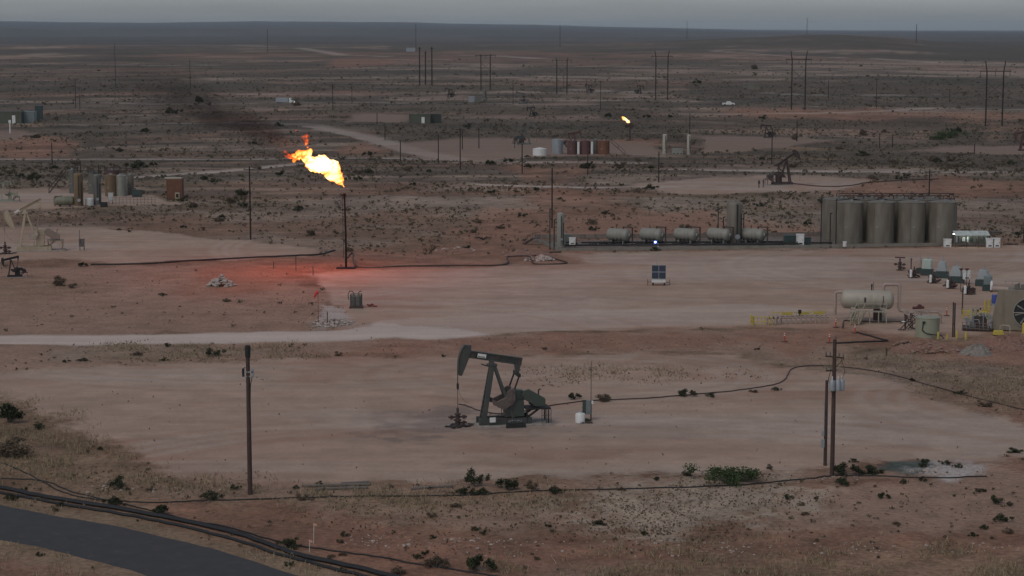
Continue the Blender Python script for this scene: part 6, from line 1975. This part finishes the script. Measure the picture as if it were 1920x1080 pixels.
# dry grass along the road, at the pad corner and at the frame bottom; low tufts on the salt flat
def grass_patch(name, label, cat, polys, n, h, mat, seed, salt=False, leafy=False):
    r = np.random.default_rng(seed)
    xs, ys = [], []
    for P, w in polys:
        P = flat_np(P); lo, hi = P.min(0) - 4, P.max(0) + 4
        m = int(n * w)
        a = r.uniform(lo[0], hi[0], m); b = r.uniform(lo[1], hi[1], m)
        sd = poly_sd(P, a, b, np.ones(m) * 6)
        cl = fbm(a / 2.2, b / 2.2, seed, 3) + .35 * fbm(a / 9, b / 9, seed + 3, 2)
        k = (r.random(m) < sst(-3.5, 3.5, sd + (fbm(a / 5, b / 5, seed + 1, 3) - .5) * 9)) & (r.random(m) < (sst(.55, .85, cl) if not salt else sst(.42, .72, cl) * .8))
        xs.append(a[k]); ys.append(b[k])
    a = np.concatenate(xs); b = np.concatenate(ys)
    k = line_sd(ASPH, ASPH_W + .3, a, b) < 0
    a, b = a[k], b[k]
    z = hgt(a, b)
    N = len(a)
    hh = h * r.uniform(.5, 1.4, N)
    if leafy:
        me = quads_mesh(name, np.stack([a, b, z + hh * .4], 1), hh * .75, r.random(N), mat, r)
    else:
        an = r.uniform(0, 6.283, N); w = hh * .07 + .012
        lx, ly = r.normal(0, .45, N) * hh, r.normal(0, .45, N) * hh
        v = np.stack([np.stack([a - np.cos(an) * w, b - np.sin(an) * w, z], 1), np.stack([a + np.cos(an) * w, b + np.sin(an) * w, z], 1), np.stack([a + lx, b + ly, z + hh], 1)], 1).reshape(-1, 3)
        me = bpy.data.meshes.new(name)
        me.vertices.add(N * 3); me.vertices.foreach_set("co", v.astype(np.float32).ravel())
        me.loops.add(N * 3); me.loops.foreach_set("vertex_index", np.arange(N * 3, dtype=np.int32))
        me.polygons.add(N); me.polygons.foreach_set("loop_start", np.arange(N, dtype=np.int32) * 3)
        me.update(calc_edges=True)
        tn = me.attributes.new("tone", 'FLOAT', 'POINT'); tn.data.foreach_set("value", np.repeat(r.random(N) * .8, 3).astype(np.float32))
        me.materials.append(mat)
    o = bpy.data.objects.new(name, me); COL.objects.link(o)
    tag(o, label, cat, kind="stuff")
grass_patch("dry_grass", "thin dry yellow grass along the road and pad edges", "grass",
            [([(-80, 930), (60, 948), (300, 1000), (560, 1060), (700, 1100), (560, 1100), (250, 1040), (0, 975), (-80, 960)], .9),
             ([(-60, 1010), (60, 1032), (230, 1100), (-60, 1100)], .25),
             ([(0, 735), (60, 765), (190, 840), (330, 880), (420, 905), (300, 925), (140, 925), (60, 890), (-60, 860), (-60, 730)], 1.9),
             ([(1000, 1060), (1350, 1030), (2000, 1030), (2000, 1110), (1000, 1110)], 1.0),
             ([(1560, 690), (1640, 690), (1780, 740), (1960, 790), (1960, 700), (1760, 668), (1620, 660)], .55),
             ([(200, 646), (520, 648), (560, 668), (230, 676)], .35), ([(1010, 690), (1360, 690), (1370, 706), (1040, 716)], .22),
             ([(560, 920), (760, 925), (1100, 930), (1060, 955), (820, 960), (600, 945)], .5)], 34000, .30, GRASS, 51)
grass_patch("ground_tufts", "tiny dark tufts dotting the pale salty flat and verges", "ground cover",
            [(SALT[0], 1.0), ([(640, 930), (1130, 930), (1060, 955), (1120, 985), (1290, 1012), (760, 1020), (620, 975)], .7), ([(1440, 905), (1920, 905), (1960, 1000), (1420, 1000)], .12),
             ([(1010, 690), (1360, 690), (1370, 706), (1040, 716)], .5), ([(200, 646), (520, 648), (560, 668), (230, 676)], .4),
             ([(540, 560), (600, 570), (660, 612), (600, 616)], .25), ([(1560, 680), (1640, 690), (1780, 740), (1960, 790), (1960, 690)], .6), ([(150, 880), (440, 905), (420, 935), (150, 935)], .25), ([(100, 720), (800, 690), (860, 880), (480, 900), (200, 820)], .035), ([(1040, 740), (1480, 740), (1900, 840), (1500, 870), (1000, 890)], .045), ([(20, 510), (540, 515), (590, 600), (20, 620)], .10), ([(700, 640), (1500, 635), (1500, 655), (700, 660)], .12)], 6800, .15, LEAF_D, 52, salt=True, leafy=True)

# scattered white stones
def stones(name, label, polys, n, rr, seed):
    r = random.Random(seed); m = MB()
    for P, w in polys:
        Pw = flat_np(P); lo, hi = Pw.min(0), Pw.max(0)
        for _ in range(int(n * w)):
            a, b = r.uniform(lo[0], hi[0]), r.uniform(lo[1], hi[1])
            if poly_sd(Pw, np.array([a]), np.array([b]), np.array([2.0]))[0] < 0 or r.random() > vnoise(a / 3, b / 3, seed) * 1.3: continue
            z = float(hgt(np.array([a]), np.array([b]))[0])
            m.rock((a, b, z + .01), r.uniform(*rr) * (1 if r.random() < .9 else 2), r, .6)
    return tag(m.build(name, ROCKM), label, "stones", kind="stuff")
stones("loose_gravel", "pale stones littering the red bank and verges",
       [([(640, 1000), (1100, 1015), (1500, 1015), (1920, 1022), (1920, 1036), (1400, 1044), (900, 1044), (640, 1020)], 1.0), ([(1700, 886), (1760, 870), (1850, 874), (1850, 890), (1760, 896)], .8),
        ([(150, 900), (330, 905), (440, 915), (300, 930), (150, 925)], .2), ([(1500, 890), (1620, 895), (1600, 910), (1480, 905)], .15), ([(380, 1020), (560, 1050), (680, 1075), (560, 1075)], .15)], 900, (.03, .10), 61)

# weathered planks
for k, (p, lab) in enumerate((([(565, 913), (694, 910)], "long grey weathered plank at the pad edge beside the small bush"), ([(590, 919), (690, 916)], "second weathered plank lying in front of the longest"), ([(640, 908), (693, 906)], "short weathered plank behind the longest"), ([(770, 918), (850, 913)], "weathered plank lying before the bush cluster below the pump jack"))):
    a, b = at(*p[0]), at(*p[1])
    o = MB().beam(Vector((0, 0, .1)), b - a + Vector((0, 0, .12)), .28, .12).build("weathered_plank", WOODG, None, loc=a)
    tag(o, lab, "plank", "weathered planks at the pad edge")
for px_, py_, h, lab in ((588, 1020, 1.5, "taller white pipeline flag stake on the red bank"), (580, 1036, .9, "shorter white pipeline flag stake next to the black pipe")):
    t = thing("flag_stake", lab, "stake", at(px_, py_))
    MB().tube([(0, 0, 0), (.04, 0, h)], .02, 5).build("stake_shaft", WHITE, t); MB().box((.12, 0, h - .1), (.26, .02, .16), ry=.5).build("flag", M("pale_orange_flag", (.6, .3, .2), .8), t)

# black poly lines
line_thing("black_pipe", "thick black poly pipe running beside the asphalt road", "pipe", [(-140, 880), (0, 917), (110, 939), (250, 962), (330, 977), (430, 1000), (500, 1022), (560, 1044), (650, 1064), (760, 1090)], .18, POLY)
line_thing("black_pipe", "slimmer black poly pipe hugging the thick one on its road side", "pipe", [(-140, 890), (0, 925), (110, 946), (250, 970), (330, 986), (430, 1011), (520, 1040), (640, 1072), (760, 1100)], .12, POLY)
line_thing("poly_line", "third thin black line weaving beside the thick pipe's end", "pipe", [(150, 943), (300, 970), (420, 988), (520, 1016), (600, 1030), (700, 1044), (800, 1062), (940, 1082)], .06, POLY)
line_thing("poly_line", "thin dark line along the front edge of the pump jack pad to the transformer pole", "pipe",
           [(-60, 852), (0, 868), (55, 890), (100, 915), (145, 932), (220, 940), (300, 943), (400, 939), (560, 934), (700, 931), (860, 930), (960, 924), (1100, 919), (1300, 914), (1440, 906), (1520, 898), (1560, 893), (1640, 893), (1760, 897), (1850, 894)], .055, POLY)
line_thing("poly_line", "short thin dark line crossing from the frame edge to the thick pipe", "pipe", [(-60, 890), (0, 897), (85, 903), (140, 925), (230, 945), (310, 965), (370, 982)], .055, POLY)
line_thing("poly_line", "thin rusty line from the nose-up pump jack across its pad", "pipe", [(1488, 345), (1540, 350), (1590, 349), (1640, 342), (1760, 336)], .12, DKSTEEL)

# ------------------------------------------------------------------ smoke and air
def smoke():
    A = on_plane(556, 272, fb.y + 1); B = on_plane(120, 100, fb.y + 8)
    d = (B - A); L = d.length
    m = bpy.data.materials.new("drifting_smoke"); m.use_nodes = True
    n = m.node_tree.nodes; l = m.node_tree.links; n.clear()
    out = n.new("ShaderNodeOutputMaterial"); v = n.new("ShaderNodeVolumePrincipled")
    v.inputs["Color"].default_value = (.035, .034, .033, 1)
    tc = n.new("ShaderNodeTexCoord"); sp = n.new("ShaderNodeSeparateXYZ"); l.new(tc.outputs["Object"], sp.inputs[0])
    def mt(op, a, b=None, c=None):
        t = n.new("ShaderNodeMath"); t.operation = op
        for i, q in enumerate((a, b, c)):
            if q is None: continue
            if isinstance(q, (int, float)): t.inputs[i].default_value = q
            else: l.new(q, t.inputs[i])
        return t.outputs[0]
    nz = n.new("ShaderNodeTexNoise"); nz.inputs["Scale"].default_value = .42; nz.inputs["Detail"].default_value = 3
    l.new(tc.outputs["Object"], nz.inputs["Vector"])
    rad = mt('MULTIPLY_ADD', sp.outputs["X"], .17, 1.1)
    rr = mt('SQRT', mt('ADD', mt('POWER', sp.outputs["Y"], 2.0), mt('POWER', sp.outputs["Z"], 2.0)))
    k = mt('SUBTRACT', 1.0, mt('DIVIDE', rr, rad))
    k = mt('ADD', k, mt('MULTIPLY', mt('SUBTRACT', nz.outputs["Fac"], .5), 1.7))
    k = mt('MAXIMUM', k, 0.0)
    f = n.new("ShaderNodeMapRange"); f.inputs["From Min"].default_value = L * .15; f.inputs["From Max"].default_value = L; f.inputs["To Min"].default_value = 1; f.inputs["To Max"].default_value = 0
    l.new(sp.outputs["X"], f.inputs["Value"])
    f2 = n.new("ShaderNodeMapRange"); f2.inputs["From Max"].default_value = L * .12; l.new(sp.outputs["X"], f2.inputs["Value"])
    den = mt('MULTIPLY', mt('MULTIPLY', k, mt('POWER', f.outputs[0], 2.4)), mt('MULTIPLY', f2.outputs[0], .42))
    l.new(den, v.inputs["Density"]); l.new(v.outputs[0], out.inputs["Volume"])
    g = MB().lathe([(1.6, 0)] + [(1.6 + .26 * x, x) for x in np.linspace(1, L, 9)], n=20, mat=Matrix.Rotation(math.pi / 2, 4, 'Y'))
    o = g.build("smoke", m)
    o.location = A
    o.rotation_euler = d.to_track_quat('X', 'Z').to_euler()
    tag(o, "dark sooty smoke trailing off the large flare flame", "smoke", kind="stuff")
smoke()

def haze():
    m = bpy.data.materials.new("desert_haze"); m.use_nodes = True
    n = m.node_tree.nodes; n.clear()
    out = n.new("ShaderNodeOutputMaterial"); v = n.new("ShaderNodeVolumePrincipled")
    v.inputs["Color"].default_value = (.66, .77, .88, 1)
    v.inputs["Density"].default_value = 3.1e-5
    m.node_tree.links.new(v.outputs[0], out.inputs["Volume"])
    top, bot = 104.0, -9.0
    o = MB().box((0, 13200, (top + bot) / 2), (34000, 26900, top - bot)).build("haze", m)
    tag(o, "thin bluish desert haze", "haze", kind="stuff")
haze()
